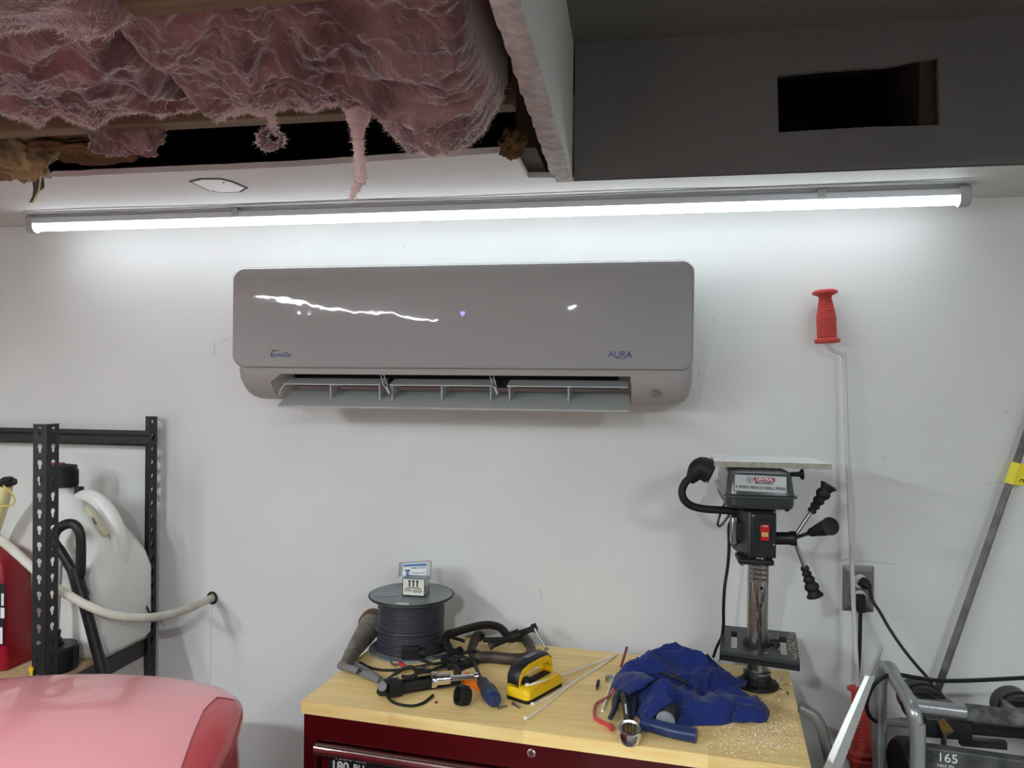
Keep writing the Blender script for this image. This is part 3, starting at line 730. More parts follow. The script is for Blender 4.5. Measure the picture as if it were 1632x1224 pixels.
for i, (u0_, u1_, v_) in enumerate(((.22, .80, .49), (.1, .42, .40), (.48, .88, .41), (.08, .44, .30), (.48, .90, .31), (.48, .84, .24))):
    obj('printed_line', MB().mm((bx0.x + bw * u0_, fy - .0012, bz + hzb * v_), (bx0.x + bw * u1_, fy - .0008, bz + hzb * (v_ + .035))), M_ink, cdp, smooth=False)
# contents
for i in range(9):
    a = V((bx0.x + .006 + (bw - .012) * random.random(), fy + .008 + .024 * random.random(), bz + .004 + .02 * random.random()))
    obj('screw', MB().cyl(a, a + V((random.uniform(-.008, .008), random.uniform(-.006, .006), .012)), .0018, 6), M_dsteel, sb)
# lid, standing up and leaning back
q0, q1, q2, q3 = [onY(a, b, Y_) for a, b, Y_ in ((635, 921, sy + .012), (687, 923, sy + .012), (688, 894, sy + .025), (637, 897, sy + .025))]
nrm = (q1 - q0).cross(q3 - q0).normalized(); nrm = nrm if nrm.y < 0 else -nrm
mb = MB().prism([q0, q1, q2, q3], -nrm * .002)
for a, b in ((q0, q1), (q1, q2), (q2, q3), (q3, q0)):
    ce = (q0 + q2) / 2; mb.prism([a, b, b.lerp(ce, .07), a.lerp(ce, .07)], nrm * .008)
ld = obj('lid', mb, M_clear, sb, smooth=False)
def lp(u, v, d=.001): return q0.lerp(q1, u).lerp(q3.lerp(q2, u), v) + nrm * d
lc = obj('label_card', MB().prism([lp(.12, .06), lp(.84, .06), lp(.86, .90), lp(.13, .90)], nrm * .0004), mat('white_card_print', (230, 232, 230), .6), ld, smooth=False)
def lrect(nm, u0_, u1_, v0_, v1_, m): return obj(nm, MB().prism([lp(u0_, v0_, .0016), lp(u1_, v0_, .0016), lp(u1_, v1_, .0016), lp(u0_, v1_, .0016)], nrm * .0002), m, lc, smooth=False)
lrect('printed_band', .13, .85, .72, .88, M_cardblue); lrect('printed_band', .20, .68, .76, .83, M_print); lrect('printed_band', .13, .70, .07, .16, mat('light_blue_print', (150, 180, 210), .6))
lrect('printed_screw', .23, .32, .08, .44, M_cardblue); lrect('printed_screw', .19, .36, .44, .52, M_ink)
lrect('printed_line', .38, .58, .60, .65, M_ink); lrect('printed_line', .60, .82, .60, .65, M_cardblue); lrect('printed_line', .40, .80, .30, .34, M_grey_ink)

# ================================================================== BENCH CLUTTER
def tarc(pts, dz=0): return [T(a, b, dz + (c[0] if c else 0)) for a, b, *c in pts]
# tapered nozzle leaning in the corner
p0, p1 = T(547, 1062, .02), onY(596, 990, -.045)
d_ = (p1 - p0); LN = d_.length
nz_ = thing('tapered_nozzle', 'tarnished grey metal cone lying left of the wire spool', 'nozzle', p0)
obj('cone', MB().lathe([(.006, 0), (.011, .0), (.017, LN * .22), (.031, LN * .88), (.033, LN * .93), (.033, LN), (.029, LN)], p0, d_, 28), M_cone, nz_)
obj('rim', MB().lathe([(.034, LN * .90), (.0365, LN * .915), (.0345, LN * .93), (.0365, LN * .985), (.034, LN)], p0, d_, 28), mat('rusty_rim', (120, 92, 74), .6, metal=.4, var=.3), nz_)
obj('band', MB().lathe([(.0176, LN * .235), (.0188, LN * .245), (.0182, LN * .255)], p0, d_, 24), M_steel, nz_)
# grey pipe tee
te = thing('pipe_tee', 'grey plastic pipe tee with a bent pipe at left front of the clutter', 'pipe fitting', T(612, 1090))
q = [T(a, b, .012 + h) for a, b, h in ((541, 1060, .006), (560, 1066, .004), (575, 1071, .002), (590, 1078, .0), (606, 1084, 0))]
obj('pipe', MB().tube(smooth_path(q), .0085, 12), M_greyp, te)
obj('pipe', MB().tube([T(564, 1059, .012), T(585, 1070, .011), T(603, 1082, .012)], .008, 12), M_frame2, te)
obj('tee_body', MB().tube([T(609, 1094, .012), T(609, 1094, .042)], .0095, 14).tube([T(609, 1089, .02), T(636, 1085, .02)], .0085, 14), M_greyp, te)
obj('foot_socket', MB().tube([T(608, 1103, .012), T(610, 1096, .016)], .011, 12), M_black, te)
obj('ribbon_clip', MB().tube([T(569, 1074, .016), T(572, 1066, .024), T(577, 1072, .016)], .003, 6), M_dsteel, te)
# long black bracket tray
br_ = thing('plastic_bracket', 'long black plastic bracket lying across the front of the clutter', 'bracket', T(670, 1110))
a, b = T(616, 1113, .0), T(735, 1094, .0); du = (b - a).normalized(); dv = V((-du.y, du.x, 0))
mb = MB(); Lb = (b - a).length
for u0_, u1_, v0_, v1_, z0_, z1_ in ((.0, Lb, 0, .036, .004, .009), (.0, Lb, .0, .004, .004, .026), (.0, Lb * .8, .033, .037, .004, .022), (0, .03, 0, .03, .009, .030), (Lb - .006, Lb, 0, .036, .004, .036)):
    P = [a + du * u0_ + dv * v0_, a + du * u1_ + dv * v0_, a + du * u1_ + dv * v1_, a + du * u0_ + dv * v1_]
    mb.prism([p + V((0, 0, z0_)) for p in P], (0, 0, z1_ - z0_))
obj('tray', mb, M_black, br_, smooth=False, bevel=.0012)
obj('end_block', MB().box(a + du * .018 + dv * .0 + V((0, 0, .018)), (.03, .02, .03), Matrix.Rotation(math.atan2(du.y, du.x), 3, 'Z')), M_rubber, br_, bevel=.002)
obj('strap', MB().tube(smooth_path(tarc([(616, 1108, .012), (628, 1120, .003), (655, 1125, .003), (675, 1120, .003), (690, 1108, .004)])), .003, 8), M_rubber, br_)
# cables in the tangle
def cable(label, pts, r=.0032, m=None, name='cable', cat='cable'):
    o = obj(name, MB().tube(smooth_path([T(a, b, max(h, r + .0002)) for a, b, h in pts], 6), r, 8), m or M_rubber); return tag(o, label, cat)
cable('black cable curving from the left corner below the spool', [(574, 1056, .004), (590, 1064, .003), (612, 1068, .003), (640, 1067, .004), (668, 1062, .008), (690, 1058, .012), (712, 1055, .012)])
cable('black cable looping over the bracket beside the ring terminal', [(615, 1085, .004), (630, 1073, .02), (645, 1064, .03), (658, 1063, .035), (663, 1072, .03), (663, 1080, .026)])
cable('black cable running between the bracket and the clamp', [(640, 1078, .004), (655, 1078, .004), (668, 1072, .010), (685, 1070, .010), (700, 1064, .004), (725, 1058, .004), (748, 1052, .008), (768, 1046, .010)], .004)
cable('thin grey cable snaking under the socket wrench', [(628, 1076, .003), (648, 1066, .006), (672, 1064, .006), (690, 1068, .006), (705, 1066, .004), (722, 1066, .003), (732, 1060, .003)], .0024, M_dsteel)
cable('black cable bent upright beside the clamp jaw', [(716, 1060, .004), (728, 1052, .02), (738, 1042, .03), (750, 1038, .032), (764, 1040, .02), (772, 1046, .006)], .004)
cable('black cable lying across the clamp foot', [(690, 1048, .006), (712, 1046, .012), (735, 1046, .015), (752, 1052, .010), (762, 1056, .006), (742, 1064, .004), (728, 1070, .004)], .0035)
cable('black cable crossing from spool to screwdriver', [(668, 1050, .01), (690, 1058, .008), (706, 1056, .008), (724, 1054, .010), (742, 1054, .010), (756, 1052, .010)], .0034)
def connector(label, px, size, rz, z=.004, m=None):
    c = T(*px); rot = Matrix.Rotation(R_(rz), 3, 'Z'); t = thing('cable_connector', label, 'connector', c)
    obj('shell', MB().box(c + V((0, 0, z + size[2] / 2)), size, rot), m or M_black, t, bevel=.002)
    for i in range(4): obj('rib', MB().box(c + rot @ V(((i - 1.5) * size[0] * .22, -size[1] / 2, 0)) + V((0, 0, z + size[2] / 2)), (.002, .002, size[2] * .8), rot), M_rubber, t)
    obj('nose', MB().cyl(c + rot @ V((size[0] / 2, 0, 0)) + V((0, 0, z + size[2] / 2)), c + rot @ V((size[0] / 2 + .014, 0, 0)) + V((0, 0, z + size[2] / 2)), size[2] * .36, 12), M_rubber, t)
connector('black ribbed connector at the foot of the wire spool', (655, 1052), (.042, .026, .034), 10, .001)
connector('black connector between the wire spool and the clamp', (690, 1044), (.034, .022, .028), 35, .001)
connector('black connector under the clamp jaw', (716, 1060), (.04, .018, .02), -25, .001)
connector('black connector lying beside the screwdriver shaft', (728, 1066), (.05, .014, .014), 32, .001)
# ring terminal
rg = T(630, 1060, .012); rtm = thing('ring_terminal', 'ring terminal with red sleeve in the cable tangle', 'terminal', rg)
obj('ring', MB().tube([rg + rt * .0095 * math.cos(a) + up * .0085 * math.sin(a) + V((0, 0, .008)) for a in [2 * math.pi * i / 20 for i in range(20)]], .0028, 8, cyclic=True), M_steel, rtm)
obj('sleeve', MB().tube([rg + V((.009, 0, .006)), rg + V((.026, -.004, .0))], .0045, 10), M_switch, rtm)
obj('lead', MB().tube(smooth_path([rg + V((.024, -.004, .0)), rg + V((.045, 0, -.006)), rg + V((.07, .01, -.009))]), .0026, 8), M_rubber, rtm)
# socket with extension
so = thing('socket_wrench', 'chrome socket wrench lying over the black bracket', 'wrench', T(700, 1082))
A_, B_ = T(691, 1083, .046), T(717, 1081, .046); dd = (B_ - A_).normalized()
obj('socket_ring', MB().lathe([(.012, 0), (.0165, .001), (.017, .006), (.0155, .012), (.012, .013)], A_ - dd * .006, dd, 24), M_chrome, so)
obj('socket', MB().lathe([(.0115, 0), (.0115, .028), (.009, .030), (.0085, .020)], A_ + dd * .006, dd, 24), M_chrome, so)
obj('extension_bar', MB().tube([B_, T(757, 1078, .034)], .0058, 12), M_chrome, so)
obj('tip', MB().lathe([(.004, 0), (.0085, .001), (.0085, .012), (.004, .013)], T(753, 1078, .034), dd, 12), M_chrome, so)
# orange wedge
o = MB(); A_ = [T(736, 1090, 0), T(764, 1103, 0), T(768, 1097, 0), T(744, 1083, 0)]
o.loft([[p for p in A_], [A_[0] + V((0, 0, .018)), A_[1] + V((0, 0, .012)), A_[2] + V((0, 0, .014)), A_[3] + V((0, 0, .02))]])
tag(obj('orange_wedge', o, M_orange, bevel=.003), 'small orange plastic wedge left of the screwdriver', 'wedge')
# black cap
c = T(734, 1124); ax_ = V((-.75, -.55, .25)).normalized()
cp = thing('hose_cap', 'small open black cap standing in front of the screwdriver', 'cap', c)
cc = c + V((.006, 0, .0205))
obj('cup', MB().lathe([(.010, -.014), (.0165, -.012), (.0175, .0), (.0195, .008), (.0195, .014), (.0165, .0145), (.0150, .0), (.0, -.004)], cc, ax_, 28), M_rubber, cp)
for i in range(10):
    a = 2 * math.pi * i / 10; u_ = ax_.orthogonal().normalized(); v_ = ax_.cross(u_)
    obj('ridge', MB().cyl(cc + (u_ * math.cos(a) + v_ * math.sin(a)) * .0175 - ax_ * .010, cc + (u_ * math.cos(a) + v_ * math.sin(a)) * .019 + ax_ * .006, .0022, 6), M_rubber, cp)
tag(obj('red_fragment', MB().lathe([(0, 0), (.003, .0008), (.004, .002), (.002, .004), (0, .0045)], T(695, 1121), n=9), M_darkred), 'tiny red fragment on the worktop', 'fragment')
# screwdriver
sd = thing('screwdriver', 'screwdriver with navy and black handle lying tip away', 'screwdriver', T(780, 1108))
h0, h1 = T(788, 1116, .017), T(768, 1086, .018); dh = (h0 - h1); Lh = dh.length
obj('handle', MB().lathe([(.004, 0), (.0105, .001), (.0135, .010), (.012, .022), (.0125, .034), (.0172, .05), (.0178, Lh * .62), (.017, Lh * .8)], h1, dh, 20), M_slate, sd)
obj('end_cap', MB().lathe([(.0168, Lh * .8), (.0165, Lh * .9), (.0150, Lh * 1.0), (.011, Lh * 1.05), (0, Lh * 1.06)], h1, dh, 20), M_navy, sd)
obj('shaft', MB().tube([h1, T(753, 1050, .012)], .0042, 10), M_dsteel, sd)
# screws
for lab, a, b in (('short steel screw beside the screwdriver handle end', (794, 1128), (808, 1125)), ('short steel screw beside the yellow tool', (817, 1121), (828, 1128))):
    A_, B_ = T(a[0], a[1], .0034), T(b[0], b[1], .0028); s_ = thing('screw', lab, 'screw', A_)
    obj('shank', MB().tube([A_, B_], .0024, 8), M_steel, s_); obj('head', MB().tube([A_, A_ + (B_ - A_).normalized() * .003], .0036, 10), M_steel, s_)
# yellow tool
yt = thing('handheld_tool', 'yellow and black handheld tool with a bridge handle', 'tool', T(850, 1105))
a, b, c2 = T(803, 1112), T(840, 1124), T(900, 1093)
U = (b - a); Vv = (c2 - b); wU, wV = U.length, Vv.length; uu, vv_ = U.normalized(), Vv.normalized()
Rt = Matrix((uu, (vv_ - uu * vv_.dot(uu)).normalized(), V((0, 0, 1)))).transposed()
ctr = a + U * .5 + Vv * .5
def rbx(z0_, z1_, k0, k1, r=.010, x=0): 
    return MB().loft([[ctr + Rt @ V((p[0], p[1], z)) for p in rrect(wU * k, wV * k2, r)] for z, k, k2 in ((z0_, k0, k0 if x == 0 else x), (z1_, k1, k1 if x == 0 else x))])
obj('base_plate', rbx(.0005, .008, 1.0, 1.0), M_rubber, yt)
bd_ = obj('body', MB().loft([[ctr + Rt @ V((p[0], p[1], z)) for p in rrect(wU * k, wV * k, .010)] for z, k in ((.008, 1.0), (.020, .98), (.026, .94), (.030, .84))]), M_yellow, yt, angle=50)
for i in range(13):
    f = -.36 + .06 * i
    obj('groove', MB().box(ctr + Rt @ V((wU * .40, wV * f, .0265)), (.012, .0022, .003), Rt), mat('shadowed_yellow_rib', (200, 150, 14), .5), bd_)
# bridge handle (arched loft along V, on the far-left half)
hx = -wU * .22
arch = [(-.46, .022, .010), (-.45, .040, .010), (-.36, .056, .009), (-.2, .062, .008), (.1, .064, .008), (.34, .062, .009), (.44, .050, .010), (.46, .024, .010)]
rg_ = [[ctr + Rt @ V((hx + sx_ * .017, wV * f, z + sz * th)) for sx_, sz in ((-1, -1), (1, -1), (1, .6), (.7, 1), (-.7, 1), (-1, .6))] for f, z, th in arch]
hd = obj('handle', MB().loft(rg_), M_yellow, yt, bevel=.002, angle=50)
rg2 = [[ctr + Rt @ V((hx + sx_ * .0155, wV * f, z + sz * th + .003)) for sx_, sz in ((-1, -.2), (1, -.2), (1, .7), (.7, 1.05), (-.7, 1.05), (-1, .7))] for f, z, th in arch[:-1]]
obj('grip', MB().loft(rg2), M_black, hd, angle=50)
obj('grip_badge', MB().box(ctr + Rt @ V((hx, wV * .0, .0764)), (.012, .036, .0008), Rt), mat('grey_badge', (120, 124, 130), .5), hd, bevel=.0003)
obj('trigger_block', MB().box(ctr + Rt @ V((hx + .018, -wV * .28, .036)), (.016, .018, .014), Rt), M_rubber, hd, bevel=.002)
obj('inner_rail', MB().box(ctr + Rt @ V((hx + .016, 0, .031)), (.018, wV * .62, .006), Rt), M_rubber, hd, bevel=.0015)
# cable ties
def tie(label, pts, head=True, r=.0022):
    P = [T(a, b, max(h, .0015)) for a, b, h in pts]; t = thing('cable_tie', label, 'cable tie', P[0], 'white cable ties on the worktop')
    obj('strap', MB().tube(smooth_path(P), r, 8, flat=.4, nrm=(0, 0, 1)) if False else MB().tube(smooth_path(P), r, 6), M_zip, t)
    if head: obj('head', MB().box(P[0] + V((0, 0, .0025)), (.008, .0075, .006), Matrix.Rotation(R_(35), 3, 'Z')), M_zip, t, bevel=.0015)
tie('white cable tie resting its head on the yellow tool', [(840, 1093, .030), (862, 1086, .034), (900, 1074, .010), (940, 1060, .003), (984, 1043, .002)])
tie('white cable tie with its head nearest the chest front', [(838, 1146, .002), (870, 1124, .002), (910, 1091, .002), (955, 1062, .002), (985, 1042, .002)])
tie('white cable tie with its head touching the yellow tool', [(849, 1124, .002), (880, 1108, .002), (910, 1090, .0022), (950, 1066, .002), (980, 1045, .0035)])
tie('short white cable tie end beside the pliers', [(960, 1133, .002), (967, 1112, .002), (974, 1090, .004), (980, 1075, .010)], False, .003)
# black bit
bt = thing('driver_bit', 'small black driver bit lying beside the cable ties', 'bit', T(952, 1092))
obj('hex_shank', MB().tube([T(954, 1085, .004), T(952, 1093, .004)], .0036, 6), M_iron, bt)
obj('tip', MB().tube([T(952, 1093, .004), T(951, 1099, .003)], [.0030, .0014], 8), M_iron, bt)
# red wire with frayed sleeve, dark red stick
rw_ = thing('red_wire', 'faded red wire bent around beside the pliers', 'wire', T(950, 1130))
obj('wire', MB().tube(smooth_path(tarc([(978, 1097, .02), (972, 1108, .006), (962, 1115, .004), (951, 1121, .004), (947, 1132, .004), (948, 1144, .004)])), [.0028] * 100 if False else .003, 8), mat('dusty_pink_insulation', (186, 96, 100), .5), rw_)
obj('sleeve', MB().tube(tarc([(948, 1144, .005), (957, 1150, .005), (966, 1154, .005), (972, 1157, .006), (976, 1162, .005)]), [.0036, .0040, .0042, .0055, .0050], 8), M_red, rw_)
tag(obj('red_stick', MB().tube([T(990, 1062, .03), onY(999, 1032, T(990, 1062).y + .03)], .0032, 8), M_darkred), 'thin dark red stick poking up behind the blue cloth', 'stick')
tag(obj('steel_nut', MB().lathe([(.004, 0), (.0105, 0), (.011, .004), (.0105, .010), (.005, .010), (.004, .008)], T(972, 1085), n=16), M_steel), 'small steel ring nut at the left edge of the blue cloth', 'nut')
# pliers: two dipped handles
pli = thing('pliers', 'pliers with dark blue-black dipped handles under the blue cloth', 'pliers', T(985, 1130))
for P in ([(1003, 1098, .022), (990, 1104, .018), (982, 1116, .014), (979, 1130, .012), (973, 1144, .010)], [(1003, 1098, .022), (1008, 1108, .016), (1010, 1120, .013), (1009, 1135, .011), (1006, 1145, .010)]):
    obj('handle', MB().tube(smooth_path(tarc(P), 5), [.0075 + .0025 * math.sin(i / 20 * 5) for i in range(21)], 12), M_slate, pli)
obj('jaw', MB().tube(tarc([(1003, 1099, .022), (1010, 1085, .024), (1016, 1078, .02)]), [.010, .012, .006], 8), M_dsteel, pli)
# combination wrench, boxed end facing the viewer
wr = thing('box_wrench', 'chrome box-end wrench with black shank beside the pliers', 'wrench', T(1003, 1165))
wc = T(1003, 1172, .015); axw = V((.02, -.32, .95)).normalized()
obj('box_end', MB().lathe([(.0145, .012), (.0205, .0125), (.0225, .008), (.0225, -.008), (.0205, -.0125), (.0145, -.012), (.0145, .012)], wc + V((0, 0, .004)), axw, 36, cap=False), M_chrome, wr, angle=50)
pts12 = [(.0150 if i % 2 else .0128) for i in range(24)]
u_ = axw.orthogonal().normalized(); v_ = axw.cross(u_)
ringf = lambda h: [wc + V((0, 0, .004)) + axw * h + (u_ * math.cos(2 * math.pi * i / 24) + v_ * math.sin(2 * math.pi * i / 24)) * pts12[i] for i in range(24)]
obj('splines', MB().loft([ringf(.010), ringf(-.010)], cap0=False, cap1=False), M_steel, wr, angle=20)
obj('shank', MB().tube([wc + V((-.001, .018, .004)), T(999, 1135, .022), T(993, 1108, .030)], [.0125, .0105, .0095], 10, flat=.7), M_blackp, wr)
obj('stamp', MB().prism([T(997, 1138, .034), T(999.5, 1138, .034), T(998, 1122, .037), T(995.5, 1122, .037)], (0, 0, .0004)), M_print, wr, smooth=False)
# grey-ended tool + navy tube at the front of the cloth
kn = thing('grey_ended_tool', 'black tool with round grey end poking from under the blue cloth', 'tool', T(1062, 1150))
A_, B_ = T(1060, 1150, .022), T(1072, 1125, .022); dk = (B_ - A_).normalized()
obj('end_disc', MB().lathe([(0, -.003), (.014, -.0025), (.0185, 0), (.0185, .006), (.0, .006)], A_, dk, 28), mat('grey_knob', (128, 130, 138), .45), kn)
obj('barrel', MB().lathe([(.0185, .005), (.0195, .010), (.0195, .05), (.0, .05)], A_, dk, 24), M_black, kn)
nt_ = thing('navy_tube', 'shiny navy blue plastic tube in front of the blue cloth', 'tube', T(1070, 1170))
obj('tube_shell', MB().tube(smooth_path([T(1022, 1152, .013), T(1045, 1158, .012), T(1075, 1166, .013), T(1108, 1172, .014)]), .0135, 18), M_navy, nt_)
obj('end_lip', MB().tube([T(1106, 1171.7, .014), T(1110, 1172.5, .014)], .0138, 18), M_navy, nt_)

# ================================================================== BLUE CLOTH
outl = [(975, 1092), (981, 1078), (1000, 1066), (1040, 1060), (1090, 1064), (1140, 1080), (1178, 1098), (1188, 1118), (1222, 1128), (1226, 1142), (1215, 1153), (1178, 1150), (1150, 1157), (1110, 1158), (1080, 1163), (1045, 1162), (1032, 1154), (1020, 1143), (1010, 1128), (995, 1112), (980, 1102)]
OP = [T(a, b) for a, b in outl]; cc = T(1082, 1110)
OPs = smooth_path(OP, 6, cyclic=True); K = len(OPs); NR = 46
def bump2(p, c, r, h): d = (p - c); return h * math.exp(-(d.x ** 2 + d.y ** 2) / (2 * r * r))
PK = [(T(1040, 1095), .045, .055), (T(1075, 1080), .05, .060), (T(1120, 1092), .04, .045), (T(1005, 1095), .025, .035), (T(1155, 1110), .03, .035), (T(1200, 1138), .022, .022), (T(1110, 1140), .03, .026), (T(1060, 1128), .028, .042), (T(1160, 1140), .03, .022)]
mb = MB()
rings = []
for r in range(NR + 1):
    rho = r / NR; ring = []
    for k in range(K):
        p = cc.lerp(OPs[k], rho); e = max(0.0, 1 - rho)
        h = 0.0
        for c_, rr_, hh_ in PK: h = max(h, bump2(p, V((c_.x, c_.y, p.z)), rr_, hh_)) if False else h + bump2(p, V((c_.x, c_.y, p.z)), rr_ * .8, hh_ * .75)
        q = V((p.x * 12, p.y * 12, 1.7)); wv = nvec(q * .9)
        f1 = 1 - abs(noise.noise(q * 1.1 + wv * .9)) * 2.2
        f2 = 1 - abs(noise.noise(q * 2.6 + wv * 1.3 + V((5, 2, 0)))) * 2
        h = h * (.80 + .30 * f1) + .010 * f2 * min(1, e * 5) + .008 * f1 * min(1, e * 5)
        edge_ = min(1, e * 9) ** .55
        z = TZ + .010 + max(0, h) * edge_ - .008 * (1 - min(1, e * 25))
        if r == NR: z = TZ + .0012
        elif r == NR - 1: z = min(z, TZ + .011)
        dx = .010 * noise.noise(q * 1.6 + V((9, 0, 0))) * (1 - rho) ; dy = .010 * noise.noise(q * 1.6 + V((0, 9, 0))) * (1 - rho)
        ring.append(V((p.x + dx, p.y + dy, z)))
    rings.append(ring)
mb.loft(rings, cap0=True, cap1=True)
clo = thing('blue_cloth', 'crumpled royal blue waffle cloth heaped on the worktop', 'cloth', cc)
obj('cloth_heap', mb, M_cloth, clo, angle=180)
def flap(pts3, thick=.004, nm='fold_flap'):
    (p0_, p1_, p2_, p3_) = pts3
    def fn(u, v):
        p = p0_.lerp(p1_, u).lerp(p3_.lerp(p2_, u), v); bulge = math.sin(u * math.pi) * math.sin(v * math.pi)
        return p + V((0, 0, .010 * bulge + .004 * noise.noise(V((u * 4, v * 4, p0_.x * 9)))))
    return obj(nm, MB().grid(fn, 16, 16), M_cloth, clo, angle=180, solid=thick, fix=False)
flap([T(1132, 1100, .022), T(1150, 1108, .020), T(1190, 1086, .028), T(1142, 1066, .075)])
flap([T(1128, 1104, .012), T(1149, 1112, .018), T(1190, 1088, .030), T(1186, 1094, .012)], .003)
flap([T(1178, 1120, .030), T(1165, 1152, .006), T(1222, 1150, .008), T(1218, 1130, .022)], .006)
flap([T(1012, 1140, .012), T(1030, 1152, .018), T(1072, 1118, .045), T(1050, 1100, .060)], .005)
flap([T(976, 1092, .020), T(1000, 1108, .030), T(1044, 1082, .060), T(1000, 1064, .040)], .004)
obj('neck_slit', MB().tube(smooth_path([T(1052, 1072, .062), T(1066, 1076, .066), T(1085, 1083, .060), T(1096, 1090, .052)]), [.003] * 6 + [.004] * 12 + [.003], 8), M_rubber, clo)

# ================================================================== C CLAMPS
def clamp_frame(path, w_, t_, nrm, m, parent, nm='frame'):
    return obj(nm, MB().tube(smooth_path(path, 5), w_, 8, nrm=nrm, flat=t_), m, parent, angle=50)
cl1 = thing('c_clamp', 'black C-clamp tilted upright behind, with long screw and cross bar', 'clamp', T(745, 1040))
Yc = T(745, 1040).y
P = [onY(a, b, Yc + dy_) for a, b, dy_ in ((735, 1036, -.03), (722, 1040, -.03), (712, 1028, -.03), (712, 1014, -.025), (725, 1008, -.01), (745, 1002, .01), (765, 997, .03), (782, 996, .04), (798, 1001, .045), (808, 1012, .04), (816, 1021, .035))]
clamp_frame(P, .0165, .6, (0, -1, .4), M_iron, cl1)
obj('rib', MB().tube(smooth_path([p + V((0, -.009, .004)) for p in P[3:]], 5), .004, 6), M_iron, cl1)
s0, s1 = onY(782, 1029, Yc + .00), onY(851, 1001, Yc + .05)
obj('screw', MB().tube([s0, s1], .0075, 12), M_iron, cl1)
sc2 = MB(); 
for i in range(26): 
    f = i / 26; sc2.lathe([(.0072, 0), (.0085, .0012), (.0072, .0024)], s0.lerp(s1, .1 + f * .72), s1 - s0, 12)
obj('thread', sc2, M_iron, cl1)
obj('boss', MB().tube([s0.lerp(s1, .44), s0.lerp(s1, .66)], .014, 12), M_iron, cl1)
obj('swivel_pad', MB().tube([s0.lerp(s1, -.03), s0.lerp(s1, .02)], .011, 14), M_dsteel, cl1)
obj('screw_head', MB().tube([s0.lerp(s1, .96), s0.lerp(s1, 1.06)], .011, 12), M_iron, cl1)
h0_ = onY(853, 1003, Yc + .045)
cb = obj('cross_bar', MB().tube([h0_ + V((-.004, 0, .006)), onY(871, 1034, Yc + .02)], .0035, 10), M_steel, cl1)
for p in (onY(871, 1034, Yc + .02),): obj('bar_knob', MB().lathe([(0, -.005), (.005, -.003), (.0055, .002), (0, .005)], p, n=12), M_steel, cb)
cl2 = thing('c_clamp', 'rusty brown C-clamp lying flat in front of the black one', 'clamp', T(795, 1048))
P = [T(a, b, h) for a, b, h in ((760, 1014, .028), (754, 1026, .022), (752, 1038, .016), (760, 1047, .013), (785, 1048, .012), (815, 1051, .012), (835, 1050, .012), (845, 1043, .012), (846, 1032, .013), (840, 1022, .016), (836, 1016, .018))]
clamp_frame(P, .0150, .75, (0, 0, 1), M_iron2, cl2)
obj('jaw_pad', MB().tube([T(762, 1012, .030), T(768, 1016, .026)], .012, 10), M_iron, cl2)
obj('screw', MB().tube([T(770, 1020, .012), T(838, 1018, .014)], .0065, 10), M_iron, cl2)
obj('bolt_head', MB().tube([T(832, 1019, .014), T(840, 1018, .014)], .0105, 6), M_iron, cl2)
tag(obj('iron_rod', MB().tube([T(700, 1010, .03), T(722, 1016, .022), T(740, 1022, .016)], .0045, 8), M_iron), 'short black rod behind the black clamp, beside the spool', 'rod')

# ================================================================== DRILL PRESS
db = T(1207, 1094); DY = db.y + .006
D = lambda a, b, dy=0: onY(a, b, DY + dy)
dp = thing('drill_press', 'bench drill press with gooseneck lamp and three feed handles', 'drill press', db)
colc = V((D(1207, 1000).x, DY, TZ))
obj('base', MB().lathe([(.0, .0005), (.047, .0005), (.048, .004), (.046, .007), (.030, .010), (.028, .014), (0, .014)], colc, n=40), M_iron, dp)
for i in range(5):
    a = R_(-90 + 72 * i); d = V((math.cos(a), math.sin(a), 0)); n_ = V((-d.y, d.x, 0)) * .002
    obj('base_rib', MB().prism([colc + d * .024 + V((0, 0, .012)) - n_, colc + d * .045 + V((0, 0, .008)) - n_, colc + d * .024 + V((0, 0, .030)) - n_], n_ * 2), M_iron, dp)
obj('base_collar', MB().lathe([(.0, .010), (.028, .010), (.029, .028), (.028, .030), (0, .030)], colc, n=32), M_black, dp)
obj('collar_ring', MB().lathe([(.0282, .0295), (.030, .031), (.030, .035), (.024, .037)], colc, n=32), M_steel, dp)
ztop = D(1207, 890).z
obj('column', MB().lathe([(.0225, .03), (.0225, ztop + .16 - TZ)], colc, n=32), M_steel, dp)
# work table
zp = 1.098
cor = [onZ(a, b, zp) for a, b in ((1150, 996), (1268, 1008), (1275, 1055), (1147, 1037))]
tb = MB()
def tp(u, v, dz=0): return cor[3].lerp(cor[2], u).lerp(cor[0].lerp(cor[1], u), v) + V((0, 0, dz))
us = [0, .14, .22, .775, .865, 1]
for i in range(5):
    u0_, u1_ = us[i], us[i + 1]
    segs = [(0, .16), (.78, 1)] if i in (1, 3) else [(0, 1)]
    for v0_, v1_ in segs: tb.prism([tp(u0_, v0_, -.013), tp(u1_, v0_, -.013), tp(u1_, v1_, -.013), tp(u0_, v1_, -.013)], (0, 0, .013))
tbo = obj('work_table', tb, M_housing2, dp, smooth=False)
obj('table_skirt', MB().prism([tp(0, 0, -.020), tp(1, 0, -.020), tp(1, .03, -.020), tp(0, .03, -.020)], (0, 0, .0125)).prism([tp(0, 0, -.020), tp(.02, 0, -.020), tp(.02, 1, -.020), tp(0, 1, -.020)], (0, 0, .0075)).prism([tp(.98, 0, -.020), tp(1, 0, -.020), tp(1, 1, -.020), tp(.98, 1, -.020)], (0, 0, .0075)), M_black, tbo, smooth=False)
hc_ = onZ(1212, 1022, zp)
obj('centre_hole', MB().lathe([(0, .0002), (.0105, .0002), (.0105, .0006), (0, .0006)], hc_, n=20), M_dark, tbo)
